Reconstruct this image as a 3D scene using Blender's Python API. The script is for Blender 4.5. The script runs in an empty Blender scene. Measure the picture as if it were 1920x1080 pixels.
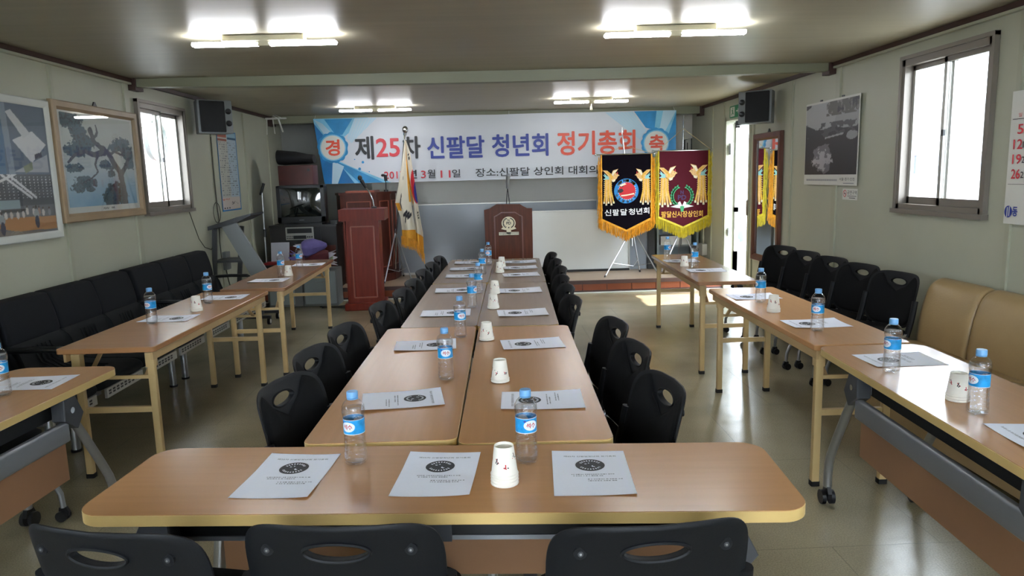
import bpy, bmesh, math, random
import numpy as np
from mathutils import Vector, Matrix, Euler
PI = math.pi
random.seed(7)
C = bpy.context.scene.collection
SC = bpy.context.scene

# ---------------------------------------------------------------- camera, world, light, exposure
cam_d = bpy.data.cameras.new('camera')
cam = bpy.data.objects.new('camera', cam_d); C.objects.link(cam)
F_PX, YAW, PITCH, ROLL, CAM_H = 1351.6, 0.0275, 0.1540, -0.0270, 1.528
cam_d.sensor_width = 36.0; cam_d.lens = F_PX / 1920.0 * 36.0
cam_d.clip_start = 0.05; cam_d.clip_end = 300
_f = Vector((math.sin(YAW)*math.cos(PITCH), math.cos(YAW)*math.cos(PITCH), -math.sin(PITCH)))
_r = Vector((math.cos(YAW), -math.sin(YAW), 0)); _u = _r.cross(_f)
_r2 = math.cos(ROLL)*_r + math.sin(ROLL)*_u; _u2 = -math.sin(ROLL)*_r + math.cos(ROLL)*_u
cam.matrix_world = Matrix(((_r2.x, _u2.x, -_f.x, 0), (_r2.y, _u2.y, -_f.y, 0), (_r2.z, _u2.z, -_f.z, CAM_H), (0, 0, 0, 1)))
SC.camera = cam

w = bpy.data.worlds.new('sky'); SC.world = w; w.use_nodes = True
bg = w.node_tree.nodes['Background']; bg.inputs[0].default_value = (0.80, 0.90, 1.0, 1); bg.inputs[1].default_value = 11.0
sun_d = bpy.data.lights.new('sun', 'SUN'); sun_d.energy = 9.0; sun_d.angle = 0.02; sun_d.color = (1, 0.93, 0.84)
sun = bpy.data.objects.new('sun', sun_d); C.objects.link(sun)
sun.rotation_euler = Vector((0.62, 0.10, 1.0)).to_track_quat('Z', 'Y').to_euler()
TUBE_STRENGTH = 27.0
SC.view_settings.view_transform = 'Standard'
SC.view_settings.look = 'None'
SC.view_settings.gamma = 1.0
SC.view_settings.use_curve_mapping = False
SC.view_settings.exposure = 1.27
SC.cycles.use_denoising = True
SC.cycles.max_bounces = 10
SC.cycles.diffuse_bounces = 5
SC.cycles.transparent_max_bounces = 24
SC.cycles.transmission_bounces = 8
SC.cycles.caustics_reflective = False
SC.cycles.caustics_refractive = False
SC.cycles.sample_clamp_indirect = 6.0

# ---------------------------------------------------------------- materials
def lin(h):
    h = h.lstrip('#'); v = [int(h[i:i+2], 16)/255 for i in (0, 2, 4)]
    return tuple(((c/12.92) if c <= 0.04045 else ((c+0.055)/1.055)**2.4) for c in v)
def mat(name, col, rough=0.5, metal=0.0, noise=None, bump=None, spec=0.5, coat=0.0, emit=None, alpha=None):
    """noise=(scale, amount, (sx,sy,sz)); bump=(scale, strength)"""
    m = bpy.data.materials.new(name); m.use_nodes = True
    nt = m.node_tree; b = nt.nodes['Principled BSDF']
    c = lin(col) if isinstance(col, str) else col
    b.inputs['Base Color'].default_value = (*c, 1); b.inputs['Roughness'].default_value = rough
    b.inputs['Metallic'].default_value = metal; b.inputs['Specular IOR Level'].default_value = spec
    b.inputs['Coat Weight'].default_value = coat
    if emit:
        b.inputs['Emission Color'].default_value = (*emit[0], 1); b.inputs['Emission Strength'].default_value = emit[1]
    tc = nt.nodes.new('ShaderNodeTexCoord')
    if noise:
        mp = nt.nodes.new('ShaderNodeMapping'); mp.inputs['Scale'].default_value = noise[2] if len(noise) > 2 else (1, 1, 1)
        n = nt.nodes.new('ShaderNodeTexNoise'); n.inputs['Scale'].default_value = noise[0]; n.inputs['Detail'].default_value = 5
        r = nt.nodes.new('ShaderNodeValToRGB')
        a = noise[1]
        r.color_ramp.elements[0].position = 0.3; r.color_ramp.elements[1].position = 0.7
        r.color_ramp.elements[0].color = (*[x*(1-a) for x in c], 1); r.color_ramp.elements[1].color = (*[min(1, x*(1+a)) for x in c], 1)
        nt.links.new(tc.outputs['Object'], mp.inputs[0]); nt.links.new(mp.outputs[0], n.inputs['Vector'])
        nt.links.new(n.outputs['Fac'], r.inputs[0]); nt.links.new(r.outputs[0], b.inputs['Base Color'])
    if bump:
        n2 = nt.nodes.new('ShaderNodeTexNoise'); n2.inputs['Scale'].default_value = bump[0]; n2.inputs['Detail'].default_value = 4
        bp = nt.nodes.new('ShaderNodeBump'); bp.inputs['Strength'].default_value = bump[1]; bp.inputs['Distance'].default_value = 0.01
        nt.links.new(tc.outputs['Object'], n2.inputs['Vector']); nt.links.new(n2.outputs['Fac'], bp.inputs['Height'])
        nt.links.new(bp.outputs[0], b.inputs['Normal'])
    return m
def vcol_mat(name, rough=0.5, coat=0.0):
    m = bpy.data.materials.new(name); m.use_nodes = True
    nt = m.node_tree; b = nt.nodes['Principled BSDF']
    a = nt.nodes.new('ShaderNodeVertexColor'); a.layer_name = 'Col'
    nt.links.new(a.outputs[0], b.inputs['Base Color']); b.inputs['Roughness'].default_value = rough
    b.inputs['Coat Weight'].default_value = coat; b.inputs['Coat Roughness'].default_value = 0.03
    return m
def thin_glass(name, tint=(1, 1, 1), gloss=0.5, rough=0.02, bump=0.0, refr=0.0):
    m = bpy.data.materials.new(name); m.use_nodes = True
    nt = m.node_tree; nt.nodes.clear()
    out = nt.nodes.new('ShaderNodeOutputMaterial')
    tr = nt.nodes.new('ShaderNodeBsdfTransparent'); tr.inputs[0].default_value = (*tint, 1)
    gl = nt.nodes.new('ShaderNodeBsdfGlossy'); gl.inputs['Roughness'].default_value = rough
    lw = nt.nodes.new('ShaderNodeLayerWeight'); lw.inputs[0].default_value = 0.5
    pw = nt.nodes.new('ShaderNodeMath'); pw.operation = 'POWER'; pw.inputs[1].default_value = 3.0
    ml = nt.nodes.new('ShaderNodeMath'); ml.operation = 'MULTIPLY_ADD'; ml.inputs[1].default_value = gloss; ml.inputs[2].default_value = 0.04; ml.use_clamp = True
    nt.links.new(lw.outputs['Facing'], pw.inputs[0]); nt.links.new(pw.outputs[0], ml.inputs[0])
    mx = nt.nodes.new('ShaderNodeMixShader')
    nt.links.new(ml.outputs[0], mx.inputs[0]); nt.links.new(gl.outputs[0], mx.inputs[2])
    if refr > 0:
        rf = nt.nodes.new('ShaderNodeBsdfRefraction'); rf.inputs['IOR'].default_value = 1.3; rf.inputs['Roughness'].default_value = 0.02
        m2 = nt.nodes.new('ShaderNodeMixShader'); m2.inputs[0].default_value = refr
        nt.links.new(tr.outputs[0], m2.inputs[1]); nt.links.new(rf.outputs[0], m2.inputs[2]); nt.links.new(m2.outputs[0], mx.inputs[1])
    else:
        nt.links.new(tr.outputs[0], mx.inputs[1])
    if bump:
        tc = nt.nodes.new('ShaderNodeTexCoord'); mp = nt.nodes.new('ShaderNodeMapping'); mp.inputs['Scale'].default_value = (25, 25, 90)
        n = nt.nodes.new('ShaderNodeTexNoise'); n.inputs['Scale'].default_value = 1.0; n.inputs['Detail'].default_value = 1
        bp = nt.nodes.new('ShaderNodeBump'); bp.inputs['Strength'].default_value = bump; bp.inputs['Distance'].default_value = 0.006
        nt.links.new(tc.outputs['Object'], mp.inputs[0]); nt.links.new(mp.outputs[0], n.inputs['Vector']); nt.links.new(n.outputs['Fac'], bp.inputs['Height'])
        nt.links.new(bp.outputs[0], gl.inputs['Normal']); nt.links.new(bp.outputs[0], lw.inputs['Normal'])
        if refr > 0: nt.links.new(bp.outputs[0], rf.inputs['Normal'])
    nt.links.new(mx.outputs[0], out.inputs[0])
    return m

M = {}
M['wall'] = mat('painted wall panel', '#b3b5a3', 0.42, noise=(1.3, 0.05), bump=(6, 0.05))
M['wall_back'] = mat('back wall paint', '#eae7de', 0.55, noise=(1.0, 0.05))
M['wall_side'] = mat('grey back wall strip', '#8f908c', 0.6, noise=(2.0, 0.08))
M['ceiling'] = mat('ceiling panel', '#a39d88', 0.42, noise=(1.0, 0.06, (1, 14, 1)), bump=(3, 0.06))
M['beam'] = mat('beam paint', '#84856f', 0.45, noise=(1.5, 0.05))
M['brown_trim'] = mat('brown cove trim', '#3d2722', 0.5, noise=(4, 0.2))
M['batten'] = mat('panel batten', '#adaf9c', 0.4)
M['alu'] = mat('grey brown window aluminium', '#847d75', 0.4, 0.3)
M['alu_light'] = mat('pale window aluminium', '#b9b8b2', 0.35, 0.4)
M['glass'] = thin_glass('window glass', gloss=0.5)
M['frame_glass'] = thin_glass('picture glass', gloss=0.15)
M['table_top'] = mat('beech laminate', '#bb8a5c', 0.25, noise=(2.5, 0.035, (1, 18, 1)))
M['table_edge'] = mat('yellow edge band', '#c9ab6e', 0.35, noise=(6, 0.06))
M['table_brown'] = mat('brown laminate', '#936d50', 0.24, noise=(2.5, 0.05, (1, 18, 1)))
M['table_orange'] = mat('orange brown laminate', '#a5764e', 0.24, noise=(2.5, 0.05, (18, 1, 1)))
M['table_grey'] = mat('greyed beech laminate', '#937a64', 0.25, noise=(2.5, 0.04, (1, 18, 1)))
M['apron'] = mat('cream wood rail', '#c2a273', 0.45, noise=(5, 0.08))
M['wood_leg'] = mat('cream painted steel leg', '#cfb37f', 0.4, noise=(6, 0.07))
M['rubber'] = mat('black rubber foot', '#101010', 0.6)
M['panel_wood'] = mat('modesty panel laminate', '#9a7254', 0.4, noise=(3, 0.05, (1, 12, 1)))
M['grey_beam'] = mat('grey steel beam', '#8a8d92', 0.35, 0.5)
M['silver'] = mat('silver tube', '#a9abae', 0.28, 0.8)
M['chrome'] = mat('polished steel', '#c9cbcf', 0.15, 1.0)
M['bracket'] = mat('charcoal cast bracket', '#3a3c40', 0.45)
M['tray'] = mat('black steel tray', '#0e1012', 0.5)
M['shell'] = mat('charcoal moulded plastic', '#0f1115', 0.55, bump=(220, 0.05), spec=0.25)
M['pad'] = mat('black mesh fabric', '#0a0b0d', 0.85, bump=(400, 0.2), spec=0.2)
M['caster'] = mat('black caster plastic', '#121317', 0.4)
M['paper'] = mat('white copy paper', '#f1f4ff', 0.7, spec=0.3)
M['ink'] = mat('black ink', '#23252c', 0.6)
M['ink_light'] = mat('grey small print', '#7a7d88', 0.7)
M['bottle'] = thin_glass('clear bottle plastic', tint=(0.99, 0.992, 0.995), gloss=0.75, rough=0.05, bump=0.7)
M['water'] = thin_glass('bottled water', tint=(0.99, 0.992, 0.995), gloss=0.6, rough=0.02, bump=0.5, refr=0.15)
M['cap'] = mat('light blue bottle cap', '#6fa9dc', 0.4)
M['label'] = mat('bright blue bottle label', '#2094d6', 0.35, noise=(60, 0.25))
M['label_white'] = mat('white label patch', '#dfe8f2', 0.4)
M['red_ink'] = mat('red print', '#c22a30', 0.5)
M['cup'] = mat('white paper cup', '#ebe7dc', 0.6)
M['lamp'] = mat('lit tube', '#ffffff', 0.4, emit=((0.93, 0.95, 1.0), TUBE_STRENGTH))
M['lamp_house'] = mat('cream lamp housing', '#cfcab2', 0.4)
M['banner'] = mat('white vinyl banner', '#cfd3dc', 0.4, noise=(1.2, 0.03))
M['b_lightblue'] = mat('banner light blue print', '#7cc0df', 0.4, noise=(4, 0.15))
M['b_blue'] = mat('banner blue print', '#2b8cc7', 0.4, noise=(5, 0.2))
M['b_deep'] = mat('banner deep blue print', '#1a73b3', 0.4, noise=(5, 0.2))
M['b_pale'] = mat('banner pale print', '#b5d3e4', 0.4)
M['t_black'] = mat('black lettering', '#17171c', 0.45)
M['t_red'] = mat('red lettering', '#cf3340', 0.45)
M['t_navy'] = mat('navy lettering', '#283a96', 0.45)
M['t_orange'] = mat('orange red lettering', '#e0543c', 0.45)
M['mahog'] = mat('red mahogany veneer', '#75291b', 0.4, spec=0.25, noise=(4, 0.18, (8, 8, 0.7)))
M['mahog_trim'] = mat('mahogany moulding', '#8f4630', 0.3, noise=(4, 0.15))
M['walnut'] = mat('dark walnut veneer', '#522510', 0.4, spec=0.25, noise=(4, 0.25, (9, 9, 0.8)))
M['walnut_trim'] = mat('walnut moulding', '#653321', 0.3, noise=(4, 0.2))
M['oldwood'] = mat('brown pulpit veneer', '#4f251b', 0.4, spec=0.25, noise=(4, 0.22, (9, 9, 0.8)))
M['greyboard'] = mat('grey glossy board', '#8f969e', 0.12, noise=(0.8, 0.03))
M['whiteboard'] = mat('whiteboard enamel', '#d9dcd9', 0.2, noise=(1.5, 0.03))
M['steel_grey'] = mat('grey enamelled steel', '#6e7272', 0.4, noise=(1, 0.05))
M['steel_light'] = mat('pale enamelled steel', '#8f9a9c', 0.4)
M['black_plastic'] = mat('black plastic', '#0f1012', 0.35)
M['dark_cab'] = mat('dark cabinet', '#17120f', 0.45, noise=(4, 0.3))
M['crt'] = mat('dark picture tube glass', '#0d1413', 0.06, spec=0.8, coat=1.0)
M['maroon'] = mat('maroon box', '#4a1a14', 0.5, noise=(8, 0.2))
M['bag'] = mat('black soft bag', '#0b0c10', 0.7)
M['amp'] = mat('silver receiver front', '#a8a79f', 0.35, 0.5)
M['purple'] = mat('purple wrapping felt', '#6d63a0', 0.8, noise=(12, 0.15))
M['burg'] = mat('burgundy wrapping felt', '#571a24', 0.75, noise=(12, 0.2))
M['mauve'] = mat('mauve wrapping paper', '#7c4c56', 0.7)
M['whitewrap'] = mat('white wrapping paper', '#c3bfc9', 0.7)
M['flower'] = mat('pale green blossom', '#a9b69a', 0.8)
M['redcase'] = mat('red case lining', '#8e1c1e', 0.6)
M['casewhite'] = mat('pale case lid', '#b4b6bf', 0.5)
M['sofa'] = mat('black woven upholstery', '#101318', 0.8, bump=(260, 0.25), spec=0.25)
M['sofa_line'] = mat('dark grey seat cloth', '#171a1c', 0.8, bump=(260, 0.25), spec=0.25)
M['tan'] = mat('tan leather', '#a58c63', 0.38, noise=(5, 0.06), bump=(90, 0.12))
M['speaker_grey'] = mat('grey speaker cabinet', '#7d8183', 0.5)
M['grille'] = mat('black speaker grille', '#0b0d12', 0.7, bump=(300, 0.3))
M['exit'] = mat('green exit sign', '#0f7a4e', 0.4)
M['white'] = mat('white plastic', '#d8d8d2', 0.4)
M['mirror'] = mat('mirror', '#e6eaea', 0.02, 1.0)
M['tile'] = mat('red brown stage tile', '#9a5236', 0.35, noise=(5, 0.12))
M['tile_dark'] = mat('dark brown nosing', '#4b3430', 0.45, noise=(5, 0.15))
M['stage'] = mat('stage vinyl', '#a8917a', 0.35, noise=(3, 0.08))
M['gold'] = mat('gold fringe', '#d9971f', 0.6, noise=(30, 0.2))
M['yellow'] = mat('yellow fringe', '#c6b32c', 0.6, noise=(30, 0.2))
M['velvet'] = mat('black purple velvet', '#07030c', 0.9, spec=0.1)
M['velvet_red'] = mat('maroon velvet', '#4d0f1e', 0.8, spec=0.2)
M['e_gold'] = mat('gold embroidery', '#d8a63a', 0.5, noise=(60, 0.2))
M['e_tan'] = mat('tan embroidery', '#dcb071', 0.5, noise=(60, 0.15))
M['e_cream'] = mat('cream embroidery', '#e6dcc0', 0.5)
M['e_teal'] = mat('pale teal embroidery', '#8cc2c4', 0.5)
M['e_blue'] = mat('blue embroidery', '#1f7cc0', 0.5)
M['e_red'] = mat('red embroidery', '#c4242c', 0.5)
M['e_green'] = mat('green embroidery', '#2f9a63', 0.5)
M['e_purple'] = mat('dark purple embroidery', '#3a1650', 0.6)
M['e_white'] = mat('white embroidery', '#e4e4e6', 0.5)
M['cord'] = mat('cord', '#c9b07a', 0.6)
M['cable'] = mat('dark cable', '#35342c', 0.6)
M['ext_white'] = mat('outside white wall', '#b9bbbb', 0.7)
M['ext_roof'] = mat('outside pale roof sheet', '#aab2b8', 0.6)
M['ext_shade'] = mat('outside window glass', '#4c5160', 0.2)
M['ext_ground'] = mat('outside concrete', '#9a9894', 0.8)
M['ext_green'] = mat('outside green tarpaulin', '#2aa57c', 0.6)
M['pine_frame'] = mat('pale wood picture frame', '#9c876b', 0.4, noise=(6, 0.1))
M['white_frame'] = mat('white picture frame', '#c9cdc8', 0.35)
M['mirror_frame'] = mat('brown wood mirror frame', '#5b3325', 0.35, noise=(6, 0.2))
M['picture'] = vcol_mat('printed picture', 0.45, 0.0)
M['picture_glossy'] = vcol_mat('printed picture behind glass', 0.35, 1.0)
M['cloth'] = vcol_mat('printed cloth', 0.8)

def floor_material():
    m = bpy.data.materials.new('worn vinyl floor'); m.use_nodes = True
    nt = m.node_tree; b = nt.nodes['Principled BSDF']; L = nt.links
    tc = nt.nodes.new('ShaderNodeTexCoord')
    br = nt.nodes.new('ShaderNodeTexBrick'); br.offset = 0.5
    br.inputs['Scale'].default_value = 1.0; br.inputs['Brick Width'].default_value = 0.9; br.inputs['Row Height'].default_value = 0.9
    br.inputs['Mortar Size'].default_value = 0.0022; br.inputs['Mortar Smooth'].default_value = 0.3
    L.new(tc.outputs['Object'], br.inputs['Vector'])
    n1 = nt.nodes.new('ShaderNodeTexNoise'); n1.inputs['Scale'].default_value = 1.1; n1.inputs['Detail'].default_value = 6
    n2 = nt.nodes.new('ShaderNodeTexNoise'); n2.inputs['Scale'].default_value = 160; n2.inputs['Detail'].default_value = 2
    L.new(tc.outputs['Object'], n1.inputs['Vector']); L.new(tc.outputs['Object'], n2.inputs['Vector'])
    r = nt.nodes.new('ShaderNodeValToRGB'); r.color_ramp.elements[0].position = 0.32; r.color_ramp.elements[1].position = 0.68
    r.color_ramp.elements[0].color = (*lin('#877f66'), 1); r.color_ramp.elements[1].color = (*lin('#a99f84'), 1)
    L.new(n1.outputs['Fac'], r.inputs[0])
    mx = nt.nodes.new('ShaderNodeMixRGB'); mx.blend_type = 'OVERLAY'; mx.inputs[0].default_value = 0.45
    L.new(r.outputs[0], mx.inputs[1]); L.new(n2.outputs['Fac'], mx.inputs[2])
    mo = nt.nodes.new('ShaderNodeMixRGB'); mo.inputs[2].default_value = (*lin('#8b846e'), 1)
    L.new(br.outputs['Fac'], mo.inputs[0]); L.new(mx.outputs[0], mo.inputs[1])
    L.new(mo.outputs[0], b.inputs['Base Color'])
    rr = nt.nodes.new('ShaderNodeMapRange'); rr.inputs['To Min'].default_value = 0.19; rr.inputs['To Max'].default_value = 0.25
    L.new(n1.outputs['Fac'], rr.inputs['Value']); L.new(rr.outputs[0], b.inputs['Roughness'])
    n4 = nt.nodes.new('ShaderNodeTexNoise'); n4.inputs['Scale'].default_value = 5; n4.inputs['Detail'].default_value = 3
    L.new(tc.outputs['Object'], n4.inputs['Vector'])
    sb = nt.nodes.new('ShaderNodeMath'); sb.operation = 'SUBTRACT'; L.new(n4.outputs['Fac'], sb.inputs[0]); L.new(br.outputs['Fac'], sb.inputs[1])
    bp = nt.nodes.new('ShaderNodeBump'); bp.inputs['Strength'].default_value = 0.4; bp.inputs['Distance'].default_value = 0.006
    L.new(sb.outputs[0], bp.inputs['Height']); L.new(bp.outputs[0], b.inputs['Normal'])
    return m
M['floor'] = floor_material()

# ---------------------------------------------------------------- mesh helpers
class MB:
    """collects shapes (each with a material) into one mesh"""
    def __init__(s): s.bm = bmesh.new(); s.mats = []; s.mi = 0
    def use(s, m):
        m = M[m] if isinstance(m, str) else m
        if m not in s.mats: s.mats.append(m)
        s.mi = s.mats.index(m); return s
    def face(s, vs):
        try: f = s.bm.faces.new(vs); f.material_index = s.mi; return f
        except ValueError: return None
    def box(s, x0, x1, y0, y1, z0, z1):
        x0, x1 = min(x0, x1), max(x0, x1); y0, y1 = min(y0, y1), max(y0, y1); z0, z1 = min(z0, z1), max(z0, z1)
        v = [s.bm.verts.new(p) for p in ((x0,y0,z0),(x1,y0,z0),(x1,y1,z0),(x0,y1,z0),(x0,y0,z1),(x1,y0,z1),(x1,y1,z1),(x0,y1,z1))]
        for q in ((3,2,1,0),(4,5,6,7),(0,1,5,4),(1,2,6,5),(2,3,7,6),(3,0,4,7)): s.face([v[i] for i in q])
        return s
    def loft(s, rings, cap=True, closed=True):
        R = [[s.bm.verts.new(p) for p in r] for r in rings]
        n = len(R[0]); k = n if closed else n-1
        for a, b in zip(R[:-1], R[1:]):
            for i in range(k): s.face([a[i], a[(i+1) % n], b[(i+1) % n], b[i]])
        if cap: s.face(R[0][::-1]); s.face(R[-1])
        return R
    def prism(s, pts, axis, a, b, bev=0.0):
        """pts 2D extruded along axis from a to b; axis y: pts are (x,z); axis z: (x,y); axis x: (y,z)"""
        def P(p, t):
            return {'y': (p[0], t, p[1]), 'z': (p[0], p[1], t), 'x': (t, p[0], p[1])}[axis]
        if bev > 0:
            cx = sum(p[0] for p in pts)/len(pts); cy = sum(p[1] for p in pts)/len(pts)
            w_ = max(abs(p[0]-cx) for p in pts); h_ = max(abs(p[1]-cy) for p in pts)
            ins = [(cx+(p[0]-cx)*(1-bev/w_), cy+(p[1]-cy)*(1-bev/h_)) for p in pts]
            sg = 1 if b > a else -1
            s.loft([[P(p, a) for p in ins], [P(p, a+sg*bev) for p in pts], [P(p, b-sg*bev) for p in pts], [P(p, b) for p in ins]])
        else: s.loft([[P(p, a) for p in pts], [P(p, b) for p in pts]])
        return s
    def rbox(s, x0, x1, y0, y1, z0, z1, r=0.01, n=4, axis='z', bev=0.0):
        if axis == 'z': s.prism(rrect(x0, x1, y0, y1, r, n), 'z', z0, z1, bev)
        elif axis == 'y': s.prism(rrect(x0, x1, z0, z1, r, n), 'y', y0, y1, bev)
        else: s.prism(rrect(y0, y1, z0, z1, r, n), 'x', x0, x1, bev)
        return s
    def tube(s, pts, r, n=8, cap=True, r2=None, flat=1.0):
        pts = [Vector(p) for p in pts]; rings = []; up = None
        for i, p in enumerate(pts):
            d = (pts[min(i+1, len(pts)-1)]-pts[max(i-1, 0)]).normalized()
            if up is None:
                up = Vector((0, 0, 1)) if abs(d.z) < 0.9 else Vector((1, 0, 0))
            a = d.cross(up).normalized(); b_ = a.cross(d).normalized(); up = b_
            rr = r if r2 is None else r+(r2-r)*i/(len(pts)-1)
            rings.append([p+rr*(math.cos(2*PI*k/n)*a+flat*math.sin(2*PI*k/n)*b_) for k in range(n)])
        s.loft(rings, cap); return s
    def sqbar(s, p, q, w_=0.03, h_=None):
        h_ = h_ or w_; p, q = Vector(p), Vector(q); d = (q-p).normalized()
        up = Vector((0, 0, 1)) if abs(d.z) < 0.95 else Vector((0, 1, 0))
        a = d.cross(up).normalized(); b_ = a.cross(d).normalized()
        o = [(-1,-1),(1,-1),(1,1),(-1,1)]
        s.loft([[c+a*i*w_/2+b_*j*h_/2 for i, j in o] for c in (p, q)]); return s
    def lathe(s, prof, n=24, c=(0, 0, 0), cap=True, lobes=None):
        rings = []
        for r, z in prof:
            rings.append([(c[0]+r*math.cos(2*PI*k/n), c[1]+r*math.sin(2*PI*k/n), c[2]+z) for k in range(n)])
        s.loft(rings, cap); return s
    def grid(s, nx, ny, f, flip=False):
        V = [[s.bm.verts.new(f(i/nx, j/ny)) for i in range(nx+1)] for j in range(ny+1)]
        for j in range(ny):
            for i in range(nx):
                q = [V[j][i], V[j][i+1], V[j+1][i+1], V[j+1][i]]
                s.face(q[::-1] if flip else q)
        return s
    def ell(s, c, r, n=12, m=8):
        prof = []
        rings = []
        for j in range(1, m):
            t = PI*j/m
            rings.append([(c[0]+r[0]*math.sin(t)*math.cos(2*PI*k/n), c[1]+r[1]*math.sin(t)*math.sin(2*PI*k/n), c[2]-r[2]*math.cos(t)) for k in range(n)])
        R = s.loft(rings, cap=False)
        a = s.bm.verts.new((c[0], c[1], c[2]-r[2])); b_ = s.bm.verts.new((c[0], c[1], c[2]+r[2]))
        for k in range(n):
            s.face([a, R[0][(k+1) % n], R[0][k]]); s.face([b_, R[-1][k], R[-1][(k+1) % n]])
        return s
    def poly(s, pts, y, th=0.0):
        """flat polygon in XZ facing -Y at depth y"""
        if th: return s.prism(pts, 'y', y, y+th)
        s.face([s.bm.verts.new((p[0], y, p[1])) for p in pts]); return s
    def add_mesh(s, me, f=None):
        vm = [s.bm.verts.new(f(v.co) if f else v.co) for v in me.vertices]
        for p in me.polygons: s.face([vm[i] for i in p.vertices])
        return s
    def mesh(s, name, smooth=True, ang=0.6):
        bmesh.ops.recalc_face_normals(s.bm, faces=s.bm.faces)
        me = bpy.data.meshes.new(name); s.bm.to_mesh(me); s.bm.free()
        for m in s.mats: me.materials.append(m)
        if smooth:
            me.polygons.foreach_set('use_smooth', [True]*len(me.polygons))
            try: me.set_sharp_from_angle(angle=ang)
            except Exception: pass
        return me
    def obj(s, name, parent=None, loc=(0, 0, 0), rotz=0, smooth=True, ang=0.6):
        o = bpy.data.objects.new(name, s.mesh(name, smooth, ang)); C.objects.link(o)
        o.location = loc; o.rotation_euler = (0, 0, rotz)
        if parent: o.parent = parent
        return o
def rrect(x0, x1, y0, y1, r, n=4):
    r = min(r, (x1-x0)/2-1e-5, (y1-y0)/2-1e-5); P = []
    for cx, cy, a in ((x1-r, y1-r, 0), (x0+r, y1-r, 1), (x0+r, y0+r, 2), (x1-r, y0+r, 3)):
        for k in range(n+1):
            t = PI/2*(a+k/n); P.append((cx+r*math.cos(t), cy+r*math.sin(t)))
    return P
def circ(cx, cz, r, n=32, r2=None): return [(cx+r*math.cos(2*PI*k/n), cz+(r2 or r)*math.sin(2*PI*k/n)) for k in range(n)]
def thing(name, label, cat, loc=(0, 0, 0), rotz=0, group=None):
    o = bpy.data.objects.new(name, None); C.objects.link(o); o.location = loc; o.rotation_euler = (0, 0, rotz)
    o.empty_display_size = 0.1
    return tag(o, label, cat, group)
def tag(o, label, cat, group=None):
    o['label'] = label; o['category'] = cat
    if group: o['group'] = group
    return o
def struct(o): o['kind'] = 'structure'; return o
def dup(root, loc, rotz, label, group=None):
    def rec(o, parent):
        c = o.copy(); C.objects.link(c)
        if parent is not None: c.parent = parent
        for ch in kids.get(o, []): rec(ch, c)
        return c
    kids = {}
    def coll(o):
        kids[o] = list(o.children)
        for ch in o.children: coll(ch)
    coll(root)
    r = rec(root, None); r.location = loc; r.rotation_euler = (0, 0, rotz); r['label'] = label
    if group: r['group'] = group
    return r
_tc = {}
def text_mesh(body, bold=0.0, spacing=1.0):
    k = (body, bold, spacing)
    if k in _tc: return _tc[k]
    cu = bpy.data.curves.new('t', 'FONT'); cu.body = body; cu.offset = bold; cu.space_character = spacing; cu.resolution_u = 3
    o = bpy.data.objects.new('t', cu); C.objects.link(o)
    bpy.context.view_layer.update()
    me = bpy.data.meshes.new_from_object(o.evaluated_get(bpy.context.evaluated_depsgraph_get()))
    bpy.data.objects.remove(o); _tc[k] = me
    return me
def text_into(mb, body, x0, x1, z0, z1, y, bold=0.0, fmap=None, spacing=1.0):
    """lettering fitted to the box x0..x1, z0..z1 in the plane facing -Y"""
    me = text_mesh(body, 0.0, spacing)
    xs = [v.co.x for v in me.vertices]; ys = [v.co.y for v in me.vertices]
    a, b, c, d = min(xs), max(xs), min(ys), max(ys)
    e = bold*abs(z1-z0)
    for k in range(8 if bold > 0 else 1):
        ox, oz = (e*math.cos(k*PI/4), e*math.sin(k*PI/4)) if bold > 0 else (0, 0)
        def f(co):
            x = x0+e+(co.x-a)/(b-a)*(x1-x0-2*e)+ox; z = z0+e+(co.y-c)/max(d-c, 1e-6)*(z1-z0-2*e)+oz
            return fmap(x, z) if fmap else (x, y-k*0.00002, z)
        mb.add_mesh(me, f)

# picture painting on a fine grid with per-vertex printed colours
def vnoise(x, y, seed=0):
    def h(i, j): 
        v = np.sin(i*127.1+j*311.7+seed*74.7)*43758.5453
        return v-np.floor(v)
    i, j = np.floor(x), np.floor(y); fx, fy = x-i, y-j
    fx = fx*fx*(3-2*fx); fy = fy*fy*(3-2*fy)
    return (h(i, j)*(1-fx)+h(i+1, j)*fx)*(1-fy)+(h(i, j+1)*(1-fx)+h(i+1, j+1)*fx)*fy
def fbm(x, y, seed=0, o=4):
    t = 0; a = 0.5
    for k in range(o): t = t+a*vnoise(x*2**k, y*2**k, seed+k); a /= 2
    return t
def inpoly(u, v, pts):
    ins = np.zeros(u.shape, bool); n = len(pts)
    for i in range(n):
        x1, y1 = pts[i]; x2, y2 = pts[(i+1) % n]
        c = ((y1 > v) != (y2 > v)) & (u < (x2-x1)*(v-y1)/((y2-y1) if y2 != y1 else 1e-9)+x1)
        ins ^= c
    return ins
def segd(u, v, a, b):
    ax, ay = a; bx, by = b; dx, dy = bx-ax, by-ay
    t = np.clip(((u-ax)*dx+(v-ay)*dy)/(dx*dx+dy*dy+1e-12), 0, 1)
    return np.hypot(u-ax-t*dx, v-ay-t*dy), t
class Img:
    def __init__(s, u, v, base): s.u, s.v = u, v; s.c = np.ones(u.shape+(3,))*np.array(lin(base))
    def put(s, mask, col, a=1.0):
        c = np.array(lin(col)); m = (mask*a)[..., None] if mask.dtype != bool else (mask[..., None]*a)
        s.c = s.c*(1-m)+c*m
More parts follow.
